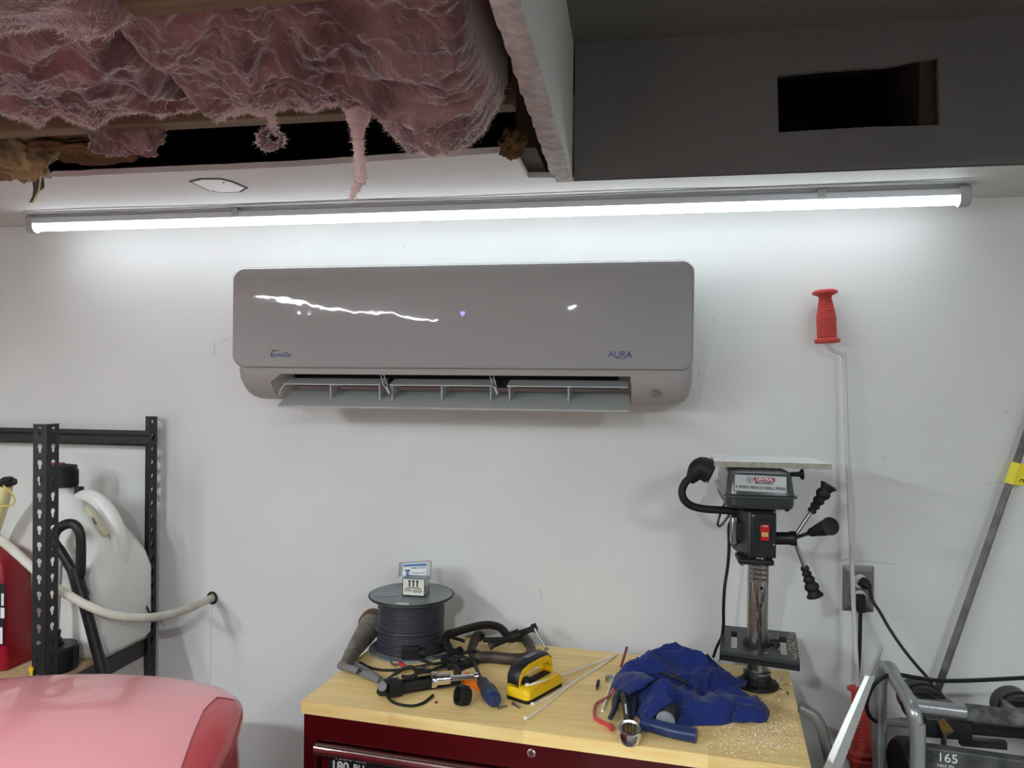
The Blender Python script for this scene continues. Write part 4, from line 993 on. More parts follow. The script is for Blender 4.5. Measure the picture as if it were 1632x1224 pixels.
obj('table_clamp', MB().lathe([(.0235, -.03), (.030, -.03), (.030, .012), (.0235, .012)], V((colc.x, colc.y, zp - .005)), n=28, cap=False), M_iron, dp)
obj('clamp_bolt', MB().cyl(V((colc.x + .03, colc.y, zp + .004)), V((colc.x + .048, colc.y, zp + .004)), .009, 10), M_iron, dp)
# chips on the table are uncountable
rnd = random.Random(11); mb = MB()
for i in range(420):
    u, v = (rnd.uniform(.88, .99), rnd.uniform(.05, .95)) if rnd.random() < .55 else (min(.76, max(.35, rnd.gauss(.64, .09))), rnd.uniform(.1, .9))
    p = tp(u, v, .0006); a = rnd.random() * 6.28; s_ = rnd.uniform(.0006, .0018); e = V((math.cos(a), math.sin(a), 0)) * s_; f = V((-math.sin(a), math.cos(a), .4)) * s_ * .6
    mb.add([p - e, p + f, p + e, p - f], [(0, 1, 2, 3)])
q = obj('table_chips', mb, M_chips, tbo, smooth=False, fix=False); q['kind'] = 'stuff'
# drill bit, chuck, depth rings: in front of the column
QY = -.075
Q = lambda a, b: D(a, b, QY)
qc = Q(1211, 900)
zq = lambda y: Q(1211, y).z
obj('quill', MB().lathe([(.0155, 0), (.0155, .06)], V((qc.x, qc.y, zq(900))), n=24), M_chrome, dp)
rgp = []
zc0, zc1 = zq(927), zq(899)
for i in range(4):
    z = zc0 + (zc1 - zc0) * i / 3.6; rgp += [(.0185, z - zc0), (.0185, z - zc0 + .0045), (.0165, z - zc0 + .005), (.0165, z - zc0 + .0065)]
ck = obj('chuck', MB().lathe([(0, -.045)] + [(.008, -.045), (.012, -.030), (.0145, -.022), (.0145, -.001)] + rgp + [(.0165, .036), (0, .036)], V((qc.x, qc.y, zc0)), n=28), M_steel, dp, angle=25)
obj('chuck_key_hole', MB().lathe([(.0035, 0), (.0035, .0015), (.0022, .0016), (.002, .0005), (0, .0005)], V((qc.x + .002, qc.y - .0145, zc0 - .010)), (0, -1, 0), 12), M_dark, ck)
# twisted bit
z1_, z0_ = zc0 - .040, zp - .002
rings = []
for i in range(41):
    f = i / 40; z = z1_ + (z0_ - z1_) * f; r = .0062 if f < .96 else .0062 * (1 - (f - .96) / .04 * .9)
    a0 = f * 9; rings.append([V((qc.x + r * (1 if abs(math.cos(t)) > .35 else .45) * math.cos(t + a0), qc.y + r * (1 if abs(math.cos(t)) > .35 else .45) * math.sin(t + a0), z)) for t in [2 * math.pi * k / 14 for k in range(14)]])
obj('drill_bit', MB().loft(rings), M_dsteel, dp, angle=30)
# head casting
def hx(a): return D(a, 840, -.05).x
hz = lambda y: D(1210, y, -.05).z
mb = MB()
x0_, x1_ = hx(1167), hx(1241)
sec = [(x0_ + .006, -.03), (x0_, .0), (x0_ + .004, .045), (x1_ - .004, .045), (x1_, .0), (x1_ - .004, -.04), (x1_ - .02, -.085), (x0_ + .03, -.085)]
mb.loft([[V((x, DY + y, z)) for x, y in [(sx_ * k + (1 - k) * (x0_ + x1_) / 2, y) for sx_, y in sec]] for z, k in ((hz(886), .80), (hz(876), 1.0), (hz(812), 1.0))])
obj('head_casting', mb, M_housing2, dp, bevel=.004, angle=35)
obj('switch_plate', MB().mm((hx(1194), DY - .094, hz(882)), (hx(1232), DY - .082, hz(813))), M_black, dp, bevel=.002)
sw = obj('switch_box', MB().mm((hx(1203), DY - .098, hz(857)), (hx(1223), DY - .093, hz(823))), M_black, dp, bevel=.001)
obj('red_paddle', MB().mm((hx(1206), DY - .105, hz(840)), (hx(1220), DY - .097, hz(829))), M_switch, sw, bevel=.001)
obj('tan_button', MB().mm((hx(1208), DY - .104, hz(848)), (hx(1219), DY - .097, hz(840.5))), M_tan, sw, bevel=.001)
obj('red_skirt', MB().mm((hx(1207), DY - .102, hz(854)), (hx(1220), DY - .097, hz(848.5))), M_switch, sw, bevel=.0005)
text('switch_lettering', 'OPEN', .0045, V(((hx(1206) + hx(1220)) / 2, DY - .1055, hz(831))), (1, 0, 0), (0, 0, 1), M_print, sw, .0001)
for a, b in ((1196, 817), (1228, 861)): obj('plate_screw', MB().lathe([(0, 0), (.0028, 0), (.002, .0015), (0, .002)], V((hx(a), DY - .094, hz(b))), (0, -1, 0), 10), M_steel, dp)
obj('lower_flange', MB().mm((hx(1173), DY - .10, hz(893)), (hx(1229), DY - .03, hz(884))), M_black, dp, bevel=.004)
obj('flange_bolt', MB().cyl(V((hx(1180), DY - .09, hz(896))), V((hx(1180), DY - .09, hz(892))), .004, 10), M_steel, dp)
obj('motor_bracket', MB().mm((hx(1165), DY - .055, hz(871)), (hx(1176), DY - .02, hz(824))), M_steel, dp, bevel=.004)
obj('vent_slot', MB().mm((hx(1173), DY - .0645, hz(862)), (hx(1186), DY - .045, hz(832))), M_dark, dp, bevel=.003)
# belt housing
HY = -.03
ez = lambda y: D(1210, y, -.11).z
ex_ = lambda a: D(a, 790, -.11).x
bx0_, bx1_ = ex_(1157), ex_(1268)
yf, yb = DY - .118, DY + .13
cxm, cym = (bx0_ + bx1_) / 2, (yf + yb) / 2
wX, wY = bx1_ - bx0_, yb - yf
def hr(z, k, ky=None, r=.022): return [V((cxm + p[0], cym + p[1] , z)) for p in rrect(wX * k, wY * (ky or k), r, 6)]
obj('housing_base', MB().loft([hr(ez(811), .95), hr(ez(806), .985), hr(ez(793), .985)]), M_housing2, dp, angle=35)
bh = obj('belt_cover', MB().loft([hr(ez(793), 1.06), hr(ez(790), 1.07), hr(ez(788.5), 1.03), hr(ez(788), .995), hr(ez(775), .97), hr(ez(762), .94), hr(ez(756.5), .91), hr(ez(753), .86), hr(ez(751), .78)]), M_housing, dp, angle=35)
obj('cover_ridge', MB().loft([hr(ez(751.4), .72), hr(ez(750), .70), hr(ez(749), .66)]), M_housing, bh, angle=30)
# nameplate on the sloping front
n0, n1, n2, n3 = [onY(a, b, y_) for a, b, y_ in ((1171, 781.5, yf + .0015), (1253, 786, yf + .0015), (1253, 760, yf + .0072), (1171, 756, yf + .0072))]
n0, n1, n2, n3 = [p + V((0, -.0015, 0)) for p in (n0, n1, n2, n3)]
npn = (n1 - n0).cross(n3 - n0).normalized(); npn = npn if npn.y < 0 else -npn
np_ = obj('nameplate', MB().prism([n0, n1, n2, n3], npn * .0012), M_silver, bh, smooth=False)
def npt(u, v, d=.0016): return n0.lerp(n1, u).lerp(n3.lerp(n2, u), v) + npn * d
ru, rv = (n1 - n0).normalized(), (n3 - n0).normalized()
Hn = (n3 - n0).length; Wn = (n1 - n0).length
text('nameplate_lettering', '5 SPEED BENCH DRILL PRESS', Hn * .24, npt(.5, .24), ru, rv, M_ink, np_, .0001, sx=.98, bold=.0002)
obj('name_band', MB().prism([npt(.37, .66), npt(.78, .66), npt(.78, .90), npt(.37, .90)], npn * .0001), mat('crimson_print', (150, 24, 28), .5), np_, smooth=False)
text('nameplate_lettering', 'CENTRAL', Hn * .23, npt(.575, .78, .0020), ru, rv, M_print, np_, .0001, sx=1.05, bold=.0001)
text('nameplate_lettering', 'MACHINERY', Hn * .22, npt(.575, .55), ru, rv, M_ink, np_, .0001, sx=.92, bold=.0002)
for r_, m_ in ((.17, M_ink), (.135, M_print), (.10, M_ink), (.065, M_silver), (.035, M_ink)):
    cpt = npt(.285, .70, .0016 + (.2 - r_) * .004); obj('emblem_ring', MB().lathe([(0, 0), (Hn * r_ * 1.15, 0), (Hn * r_ * 1.15, .0001), (0, .0001)], cpt, npn, 24), m_, np_)
kb = thing_k = obj('cover_knob', MB().lathe([(.005, -.012), (.005, .004), (.006, .008), (.0115, .012), (.0125, .014), (.011, .016), (0, .0165)], D(1268, 756, -.05), (1, 0, .05), 20), M_rubber, bh)
obj('rubber_foot', MB().cyl(V((ex_(1259), yf + .04, ez(811))), V((ex_(1259), yf + .04, ez(817))), .0045, 10), M_rubber, dp)
# feed hub and handles
hub = D(1268, 858, -.055); hub0 = D(1234, 858, -.055)
obj('feed_hub', MB().lathe([(.0135, 0), (.0135, .03), (.0155, .034), (.0155, (hub - hub0).length), (0, (hub - hub0).length + .002)], hub0, hub - hub0, 24), M_black, dp)
tips = ((1305, 793, -.055, 1322, 772), (1295, 849, -.15, 1325, 838), (1284, 908, -.055, 1300, 952))
for a, b, dy_, a2, b2 in tips:
    e = D(a2, b2, dy_ - (.05 if dy_ < -.1 else 0)); h0_ = hub + V((-.004, 0, 0)); dirv = (e - h0_); LL = dirv.length
    rod = obj('feed_rod', MB().tube([h0_, h0_.lerp(e, .62)], .0042, 10), M_steel, dp)
    g = LL
    pr = [(.0042, .48), (.0078, .48), (.0095, .52), (.0070, .555), (.0108, .60), (.0082, .64), (.0130, .70), (.0098, .745), (.0150, .80), (.0155, .84), (.0118, .885), (.0140, .93), (.0180, .965), (.0175, .985), (.012, 1.0), (0, 1.0)]
    obj('knob', MB().lathe([(r_, f * LL) for r_, f in pr], h0_, dirv, 20), M_rubber, rod, angle=50)
# gooseneck lamp
gn = [D(a, b, dy_) for a, b, dy_ in ((1178, 815, -.04), (1150, 813, -.045), (1122, 811, -.05), (1102, 806, -.055), (1090, 796, -.06), (1087, 782, -.06), (1093, 768, -.06), (1104, 760, -.06), (1112, 752, -.06))]
lamp = obj('gooseneck', MB().tube(smooth_path(gn, 8), .0085, 14), M_rubber, dp)
a_, b_ = D(1101, 763, -.06), D(1134, 750, -.062); 
obj('lamp_shade', MB().tube(smooth_path([D(x, y, -.06) for x, y in ((1099, 768), (1107, 756), (1118, 746), (1132, 752))], 5), [.0088, .010, .012, .014, .016, .018, .020, .0215, .0225, .0232, .0245, .025, .0255, .026, .0265, .027][:16], 20), M_rubber, dp)
sdir = (D(1133, 752, -.06) - D(1122, 747, -.06)).normalized()
obj('shade_lining', MB().lathe([(.0, .000), (.024, .0005), (.0255, .002), (.0, .0022)], D(1133, 752.6, -.06), sdir, 24), M_dsteel, dp)
# cords of the drill press
obj('power_cord', MB().tube(smooth_path([D(a, b, dy_) for a, b, dy_ in ((1170, 824, -.02), (1162, 838, -.01), (1162, 870, -.005), (1160, 900, .0), (1155, 935, .0), (1153, 970, .01), (1153, 996, .03), (1150, 1015, .08), (1142, 1032, .11), (1137, 1047, .13))], 6), .0036, 8), M_rubber, dp)
obj('cord_loop', MB().tube(smooth_path([D(a, b, .01) for a, b in ((1164, 790), (1152, 808), (1146, 825), (1144, 836), (1148, 838), (1156, 829), (1166, 815))], 6), .0028, 8), M_dsteel, dp)
# board offcut lying on the belt cover
bz_ = ez(749) + .0015
bd0 = [onZ(a, b, z_) for a, b, z_ in ((1137, 734.5, bz_), (1326, 741, bz_), (1312, 727, bz_ + .0), (1139, 722, bz_))]
yfr = yf + .035
f0, f1 = onY(1138, 737, yfr), onY(1326, 745, yfr)
bk = V((.004, .125, 0))
lowz = bz_
mb = MB()
def bq(p, z): return V((p.x, p.y, z))
th_ = onY(1138, 727, yfr).z - f0.z
bo = thing('board_offcut', 'white board offcut with rough edges resting on the drill press', 'board', (f0 + f1) / 2)
tilt = (f1.z - f0.z)
B0, B1 = V((f0.x, yfr, lowz)), V((f1.x, yfr, lowz))
Rough = []
nseg = 30
bot, topv = [], []
for i in range(nseg + 1):
    p = B0.lerp(B1, i / nseg); Rough.append(p)
for i in range(nseg + 1):
    p = Rough[i]; j_ = .0018 * noise.noise(V((i * 1.7, 2, 2))); bot.append(p + V((0, j_, max(0, .0012 * noise.noise(V((i * 1.3, 4, 2))))))); topv.append(p + V((0, j_ * .5, th_)))
bot += [B1 + bk + V((-.025, 0, 0)), B0 + bk]; topv += [B1 + bk + V((-.025, 0, th_)), B0 + bk + V((0, 0, th_))]
core = obj('raw_core', MB().loft([bot, [p.lerp(q, .9) for p, q in zip(bot, topv)]]), M_raw, bo, smooth=False)
obj('white_face', MB().loft([[p.lerp(q, .9) + V((0, 0, .0001)) for p, q in zip(bot, topv)], topv]), M_foam, bo, smooth=False)
# metal chips around the base (uncountable)
rnd = random.Random(5); mb = MB()
def chip(p, s_):
    a = rnd.random() * 6.28; e = V((math.cos(a), math.sin(a), 0)) * s_; f = V((-math.sin(a), math.cos(a), rnd.uniform(0, .8))) * s_ * .5
    mb.add([p - e, p + f, p + e, p - f], [(0, 1, 2, 3)])
for i in range(5200):
    if rnd.random() < .7: px_, py_ = rnd.gauss(1205, 38), rnd.gauss(1172, 20)
    else: px_, py_ = rnd.uniform(1215, 1272), rnd.uniform(1078, 1195)
    p = T(px_, py_, .0004); rel = p - FL
    if not (.01 < rel.dot(ex) < CW - .006 and .006 < rel.dot(ey) < CD - .01): continue
    chip(p, rnd.uniform(.0006, .0020))
o = obj('wood_chips', mb, M_chips, None, smooth=False, fix=False); tag(o, 'pale sawdust and chips scattered around the drill press foot', 'sawdust', None, 'stuff')
rnd = random.Random(6); mb = MB()
for i in range(60):
    chip(T(min(rnd.gauss(1240, 12), 1256), rnd.gauss(1097, 9), .001), rnd.uniform(.0015, .004))
o = obj('metal_swarf', mb, M_dsteel, None, smooth=False, fix=False); tag(o, 'dark metal swarf right of the drill press foot', 'swarf', None, 'stuff')

# ================================================================== OUTLET + PLUGS
pl_ = [onY(a, b, -.001) for a, b in ((1344, 973), (1391, 973), (1391, 902), (1344, 902))]
oc = sum(pl_, V()) / 4; ow, oh = .0715, .1120
out = thing('wall_outlet', 'metal outlet plate on the wall behind the white rod', 'outlet', V((oc.x, 0, oc.z - oh / 2)))
def orr(k, y): return [V((oc.x + p[0], y, oc.z + p[1])) for p in rrect(ow * k if k > .5 else ow - k, oh * k if k > .5 else oh - k, .003, 3)]
obj('plate', MB().loft([[V((oc.x + p[0], -.0005, oc.z + p[1])) for p in rrect(ow, oh, .003, 3)], [V((oc.x + p[0], -.003, oc.z + p[1])) for p in rrect(ow, oh, .003, 3)], [V((oc.x + p[0], -.0085, oc.z + p[1])) for p in rrect(ow - .022, oh - .022, .003, 3)], [V((oc.x + p[0], -.0085, oc.z + p[1])) for p in rrect(ow - .026, oh - .026, .003, 3)]]), M_plate, out, angle=20)
for dz_ in (.0195, -.0195):
    obj('receptacle', MB().lathe([(0, 0), (.0165, 0), (.0165, .0025), (.0, .0026)], V((oc.x + .002, -.0085, oc.z + dz_)), (0, -1, 0), 24), M_white, out)
pg = thing('power_plug', 'black angled plug in the upper outlet socket', 'plug', V((oc.x + .004, -.02, oc.z + .015)))
obj('plug_body', MB().lathe([(0, 0), (.0125, 0), (.0125, .012), (.008, .022), (.005, .026)], V((oc.x + .006, -.0115, oc.z + .0195)), (.55, -.75, -.35), 16), M_rubber, pg)
c0 = V((oc.x + .018, -.030, oc.z + .012))
obj('cord', MB().tube(smooth_path([c0, onY(1390, 956, -.05), onY(1402, 975, -.06), onY(1418, 1003, -.08), onY(1440, 1035, -.10), onY(1462, 1062, -.13), onY(1478, 1080, -.17), onY(1490, 1100, -.24), onY(1500, 1130, -.30)], 6), .0038, 8), M_rubber, pg)
pg2 = thing('power_plug', 'black plug hanging straight down from the lower outlet socket', 'plug', V((oc.x, -.02, oc.z - .03)))
obj('plug_body', MB().mm((oc.x - .008, -.032, oc.z - .052), (oc.x + .0115, -.0115, oc.z - .010)), M_rubber, pg2, bevel=.003)
obj('cord', MB().tube(smooth_path([V((oc.x + .002, -.022, oc.z - .05)), onY(1371, 985, -.024), onY(1370, 1030, -.024), onY(1367, 1080, -.024), onY(1364, 1130, -.024), onY(1362, 1230, -.024), V((onY(1362, 1230, -.024).x, -.024, .3))], 5), .0045, 8), M_rubber, pg2)

# ================================================================== ROD WITH RED GRIPS
gp = thing('grip_rod', 'white steel rod with red rubber grips leaning on the wall', 'rod', onY(1370, 1224, -.10))
ga, gb = onY(1314.5, 462, -.045), onY(1318.5, 547, -.045)
dg_ = gb - ga; Lg = dg_.length
ribs = []
for i in range(17):
    f = .13 + .72 * i / 16; r_ = .0145 + (.0075 * min(1, max(0, (f - .15) / .35))); ribs += [(r_, f * Lg), (r_ + .0008, (f + .012) * Lg), (r_ + .0008, (f + .030) * Lg), (r_, (f + .042) * Lg)]
obj('grip', MB().lathe([(0, 0), (.022, .0), (.029, .004), (.029, .009), (.018, .014)] + ribs + [(.022, Lg * .90), (.029, Lg * .93), (.030, Lg * .97), (.026, Lg), (.006, Lg * .985)], ga, dg_, 28), M_redgrip, gp, angle=35)
rp = [gb + V((0, 0, .004)), onY(1320, 553, -.045), onY(1325, 558, -.045), onY(1336, 562, -.042), onY(1343, 566, -.040), onY(1345.5, 575, -.038), onY(1350, 720, -.045), onY(1357, 880, -.06), onY(1362, 1000, -.075), onY(1367.5, 1098, -.09)]
obj('rod', MB().tube(smooth_path(rp, 6), .0052, 12), M_whiterod, gp)
g2, g3 = onY(1369, 1094, -.09), onY(1375, 1210, -.105); d2 = g3 - g2; L2 = d2.length
ribs = []
for i in range(18):
    f = .10 + .72 * i / 17; r_ = .0165 + .008 * f; ribs += [(r_, f * L2), (r_ + .0006, (f + .010) * L2), (r_ + .0006, (f + .026) * L2), (r_, (f + .034) * L2)]
obj('grip', MB().lathe([(.007, .0), (.018, .0), (.0265, .003), (.0265, .008), (.0165, .012)] + ribs + [(.024, L2 * .87), (.031, L2 * .90), (.031, L2 * .925), (.026, L2 * .94), (.036, L2 * .98), (.036, L2 * 1.0), (.028, L2 * 1.02), (.028, L2 * 1.3), (0, L2 * 1.3)], g2, d2, 28), M_redgrip, gp, angle=35)
obj('foot_rod', MB().tube([g3 + d2.normalized() * .02, V((g3.x + .06, -.16, .0))], .012, 12), M_redgrip, gp)

# ================================================================== STEEL POLE WITH YELLOW TAPE
a, b = onY(1640, 680, -.022), onY(1494, 1100, -.045)
dr = (b - a).normalized(); foot = a + dr * (a.z / -dr.z)
po = thing('steel_pole', 'square steel tube leaning in the right corner with yellow tape', 'pole', foot)
tp_ = a - dr * .25
if tp_.y > -.015: tp_ = a - dr * max(0, ((a.y + .02) / dr.y))
sd_ = V((1, 0, 0)) - dr * dr.x; sd_.normalize()
obj('tube', MB().tube([tp_, foot], .0105, 4, nrm=sd_ * .8 + V((0, -.45, 0))), M_dsteel, po, smooth=False, bevel=.001)
t0, t1 = onP(1622, 738, a, V((0, 1, 0)).cross(dr).cross(dr) if False else V((0, -1, 0))), None
def along(py):
    # point on the pole axis at image row py
    best = min((i / 400 for i in range(401)), key=lambda f: abs((lambda p: H / 2 - FPX * (p - CAM).dot(up) / (p - CAM).dot(fw))(tp_.lerp(foot, f)) - py)); return tp_.lerp(foot, best)
t0, t1 = along(737), along(770)
tpo = obj('tape_wrap', MB().tube([t0, t1], .0125, 4, nrm=sd_ * .8 + V((0, -.45, 0))), M_tape, po, smooth=False)
fl = [t0 + V((.004, -.010, 0)), t1 + V((.004, -.010, 0)), t1 + V((.035, -.012, -.004)), t0 + V((.033, -.014, -.004))]
tf = obj('tape_flag', MB().prism(fl, (0, -.0006, 0)), M_tape, tpo, smooth=False)
ce = sum(fl, V()) / 4 + V((-.002, -.0012, 0)); text('tape_lettering', '5"', .020, ce + V((0, 0, -.010)), (dr * -1), (.9, 0, .3), M_ink, tf, .0001)

# ================================================================== COMPRESSOR
cz = 1.075
k0 = onZ(1408, 1054, cz); k1 = onZ(1452, 1120, cz)
com = thing('air_compressor', 'silver-framed air compressor at the lower right corner', 'air compressor', V((.85, -.5, 0)))
fr = .0135
back_dn = V((onY(1404, 1224, k0.y).x, k0.y, .1))
path = [V((k0.x - .006, k0.y + .0, .12)), V((k0.x - .006, k0.y, cz - .075)), V((k0.x - .005, k0.y - .002, cz - .045)), V((k0.x - .003, k0.y - .010, cz - .018)), V((k0.x - .001, k0.y - .026, cz - .004)), V((k0.x + .002, k0.y - .046, cz))] + [k0.lerp(k1, f) + V((0, 0, 0)) for f in (.5, .65, .8)] + [k1 + V((.002, -.004, -.010)), k1 + V((.006, -.012, -.045)), k1 + V((.008, -.016, -.12)), V((k1.x + .010, k1.y - .02, .12))]
obj('frame_tube', MB().tube(smooth_path(path, 7), fr, 16), M_frame, com)
hb0 = k1 + V((.0, .004, -.006)); XE = 1.25
hb1 = onZ(1540, 1133, cz - .004); hdv = (hb1 - hb0); hdv.z = 0; hdv.normalize()
hs = hb0 + hdv * ((hb1 - hb0).length)
obj('handle_bar', MB().tube([hb0, hb0 + hdv * .75], fr * .92, 16), M_frame, com)
obj('foam_grip', MB().tube([hs, hs + hdv * .45], fr * 1.15, 16), M_grip, com)
cbz = onY(1430, 1150, k0.y).z
obj('cross_bar', MB().tube([V((k0.x, k0.y, cbz)), V((k0.x, k0.y, cbz)) + V((.62, -.02, 0))], .011, 14), M_frame, com)
path2 = [p + hdv * .74 for p in path]
obj('frame_tube', MB().tube(smooth_path(path2, 7), fr, 16), M_frame, com)
# pump heads: cylinder + grilled cover
def pump(px, py):
    c = onZ(px, py, cz + .012); c = V((c.x, k0.y - .02, cz - .03))
    pc_ = onY(px, py + 6, c.y)
    pm = obj('pump_head', MB().cyl(pc_ + V((0, .03, -.035)), pc_ + V((0, -.03, -.035)), .040, 24), M_dsteel, com)
    obj('head_ring', MB().tube([pc_ + V((.041 * math.cos(t), -.012, -.035 + .041 * math.sin(t))) for t in [2 * math.pi * i / 24 for i in range(24)]], .003, 6, cyclic=True), M_rubber, pm)
    return pc_
for dx_, px in ((0, 1467), (1, 1620)):
    py = 1085 + (px - 1467) * .09
    pc_ = pump(px, py)
    z_ = onY(px, py + 12, k0.y - .03).z - .004
    g = [onZ(px + a_, py + b_, z_) for a_, b_ in ((-27, 12), (33, 17), (52, 32), (-10, 32))]
    cvr = obj('intake_cover', MB().prism([p + V((0, 0, -.05)) for p in g], (0, 0, .05)), M_frame2, com, bevel=.003)
    for i in range(7):
        f = .10 + .055 * i
        p, q_ = g[0].lerp(g[1], f).lerp(g[3].lerp(g[2], f), .15), g[0].lerp(g[1], f + .12).lerp(g[3].lerp(g[2], f + .12), .85)
        obj('grille_bar', MB().tube([p + V((0, 0, .0012)), q_ + V((0, 0, .0012))], .0013, 4), M_rubber, cvr)
        f = .95 - .055 * i
        p, q_ = g[0].lerp(g[1], f).lerp(g[3].lerp(g[2], f), .15), g[0].lerp(g[1], f - .10).lerp(g[3].lerp(g[2], f - .10), .85)
        obj('grille_bar', MB().tube([p + V((0, 0, .0012)), q_ + V((0, 0, .0012))], .0013, 4), M_rubber, cvr)
# manifold, brass fitting, panel
my = k1.y + .05
m0, m1 = onY(1470, 1172, my), onY(1548, 1146, my)
obj('manifold', MB().mm((m0.x, my - .01, m0.z), (m1.x, my + .05, m1.z)).mm((m1.x, my, onY(1548, 1172, my).z), (m1.x + .3, my + .05, onY(1548, 1153, my).z)), M_black, com, smooth=False, bevel=.003)
bf = onY(1504, 1160, my - .02)
obj('brass_fitting', MB().lathe([(.0085, 0), (.0085, .012), (.0105, .012), (.0105, .024), (.006, .026), (0, .026)], bf + V((0, .012, .008)), (.25, -.8, -.55), 6), M_brass, com, smooth=False)
obj('fitting_neck', MB().tube([bf + V((0, -.004, -.008)), bf + V((.0, .0, -.035))], .005, 10), M_steel, com)
py_ = k1.y - .005
pa, pb, pc3 = onY(1474, 1191, py_), onY(1640, 1216, py_), None
pd = (pb - pa); 
q0 = [pa, pa + hdv * .5, pa + hdv * .5 + V((0, 0, -.22)), pa + V((0, 0, -.22))]
pnl = obj('control_panel', MB().prism(q0, V((hdv.y, -hdv.x, 0)) * -.025), M_panel, com, smooth=False, bevel=.003)
nrm_ = V((hdv.y, -hdv.x, 0)); nrm_ = nrm_ if nrm_.y < 0 else -nrm_
def pp(a_, b_): return onP(a_, b_, pa, nrm_) + nrm_ * .0012
text('panel_lettering', '165', .0235, pp(1510, 1208.5), hdv, (0, 0, 1), M_print, pnl, .0003)
text('panel_lettering', 'MAX PSI', .0078, pp(1507, 1221), hdv, (0, 0, 1), M_print, pnl, .0003)
obj('panel_screw', MB().lathe([(.004, 0), (.004, .002), (.002, .0022), (0, .0012)], pp(1485, 1213), nrm_, 12), M_dsteel, pnl)
obj('top_gauge_bracket', MB().mm(onY(1532, 1178, my + .06), onY(1600, 1190, my + .075)), M_dsteel, com)
wl = onY(1447, 1222, k0.y + .02)
obj('wheel', MB().lathe([(0, -.02), (.03, -.02), (.055, -.022), (.062, -.012), (.062, .012), (.055, .022), (.03, .02), (0, .02)], wl, (1, .15, 0), 28), M_rubber, com)
obj('tank', MB().lathe([(0, -.22), (.06, -.215), (.09, -.19), (.09, .19), (.06, .215), (0, .22)], V((k1.x + .32, (k0.y + k1.y) / 2, .70)), (1, 0, 0), 24), M_panel, com)
obj('base_skid', MB().mm((k1.x - .02, k1.y - .03, .0), (k1.x + .78, k1.y, .13)).mm((k1.x - .02, k0.y, .0), (k1.x + .78, k0.y + .03, .13)), M_frame, com, smooth=False)
cc_ = obj('compressor_cord', MB().tube(smooth_path([onY(a, b, y_) for a, b, y_ in ((1396, 1150, k0.y - .02), (1385, 1140, k0.y - .04), (1381, 1122, k0.y - .06), (1388, 1100, k0.y - .08), (1402, 1083, k0.y - .09), (1425, 1075, k0.y - .09), (1460, 1080, k0.y - .08), (1500, 1085, k0.y - .06), (1560, 1084, k0.y - .05), (1640, 1080, k0.y - .05), (1740, 1076, k0.y - .05))], 6), .0042, 8), M_rubber); tag(cc_, 'black cord draped over the compressor frame', 'cord')
# bright metal bar
b0, b1, b2 = onY(1407, 1029, k1.y - .03), onY(1314, 1224, k1.y - .06), onY(1341, 1224, k1.y - .06)
dl = ((b1 + b2) / 2 - b0).normalized(); ft = b0 + dl * (b0.z / -dl.z)
wv_ = (b2 - b1); ww = wv_.length
wd_ = wv_.normalized()
secs = []
tot = .46
for s_, w__ in ((0, .001), (.06, .009), (.15, .0135), (.25, .0165), (.30, .017), (tot, .017)):
    p = b0 + dl * s_; secs.append([p - wd_ * w__ + V((0, .002, 0)), p + V((0, -.003, 0)) - wd_ * w__ * .3, p + wd_ * w__ + V((0, .002, 0)), p + V((0, .004, 0))])
tag(obj('metal_strip', MB().loft(secs), M_shine, angle=20), 'bright pointed metal strip leaning against the compressor frame', 'metal strip')

# ================================================================== SHELF RACK
CX, FY = onY(64, 700, -.435).x, -.435
BYp = -.03
BX = onY(257, 800, -.035).x
CX = (CX + BX) / 2
ZT = 1.57
rack = thing('shelf_rack', 'black steel boltless rack with keyhole posts and a wooden shelf', 'rack', V((CX, FY, 0)))
def keyplate(mb, org, du, width, zb_, zt_, pitch=.0381):
    """flat plate in plane (du, Z) with keyhole slots"""
    z = zt_; n_ = 20
    while z > zb_ + 1e-6:
        z_ = max(zb_, z - pitch); hgt = z - z_
        cu, czz = width * .52, (z + z_) / 2 + .004
        if hgt < pitch * .9:
            mb.add([org + V((0, 0, z_)), org + du * width + V((0, 0, z_)), org + du * width + V((0, 0, z)), org + V((0, 0, z))], [(0, 1, 2, 3)]); break
        angs = sorted([2 * math.pi * k / n_ for k in range(n_)] + [math.atan2(cc2 - czz, uu2 - cu) % (2 * math.pi) for uu2 in (0, width) for cc2 in (z_, z)])
        inn, outr = [], []
        for a in angs:
            c_, s_ = math.cos(a), math.sin(a)
            r = .0068
            # slot of half width .0038 reaching down .0165
            rs_ = 0
            if s_ < 0:
                rs_ = min(.0165 / max(1e-6, -s_), .0038 / max(1e-6, abs(c_)))
            r = max(r, rs_)
            inn.append((cu + c_ * r, czz + s_ * r + .001))
            ts = []
            if c_ > 1e-9: ts.append((width - cu) / c_)
            if c_ < -1e-9: ts.append(-cu / c_)
            if s_ > 1e-9: ts.append((z - czz) / s_)
            if s_ < -1e-9: ts.append((z_ - czz) / s_)
            t_ = min(ts); outr.append((cu + c_ * t_, czz + s_ * t_))
        k = len(angs)
        mb.add([org + du * u + V((0, 0, v)) for u, v in outr] + [org + du * u + V((0, 0, v)) for u, v in inn], [(i, (i + 1) % k, k + (i + 1) % k, k + i) for i in range(k)])
        z = z_
def post(cx, cy, dxs, dys, wx=.036, wy=.036):
    mb = MB(); keyplate(mb, V((cx, cy, 0)), V((dxs, 0, 0)), wx, .0, ZT); keyplate(mb, V((cx, cy, 0)), V((0, dys, 0)), wy, .0, ZT)
    return obj('post', mb, M_blackp, rack, smooth=False, solid=.0016, fix=False)
post(CX, FY, -1, 1); post(CX, BYp, -1, -1)
XLs = CX - 1.22
post(XLs, FY, 1, 1); post(XLs, BYp, 1, -1)
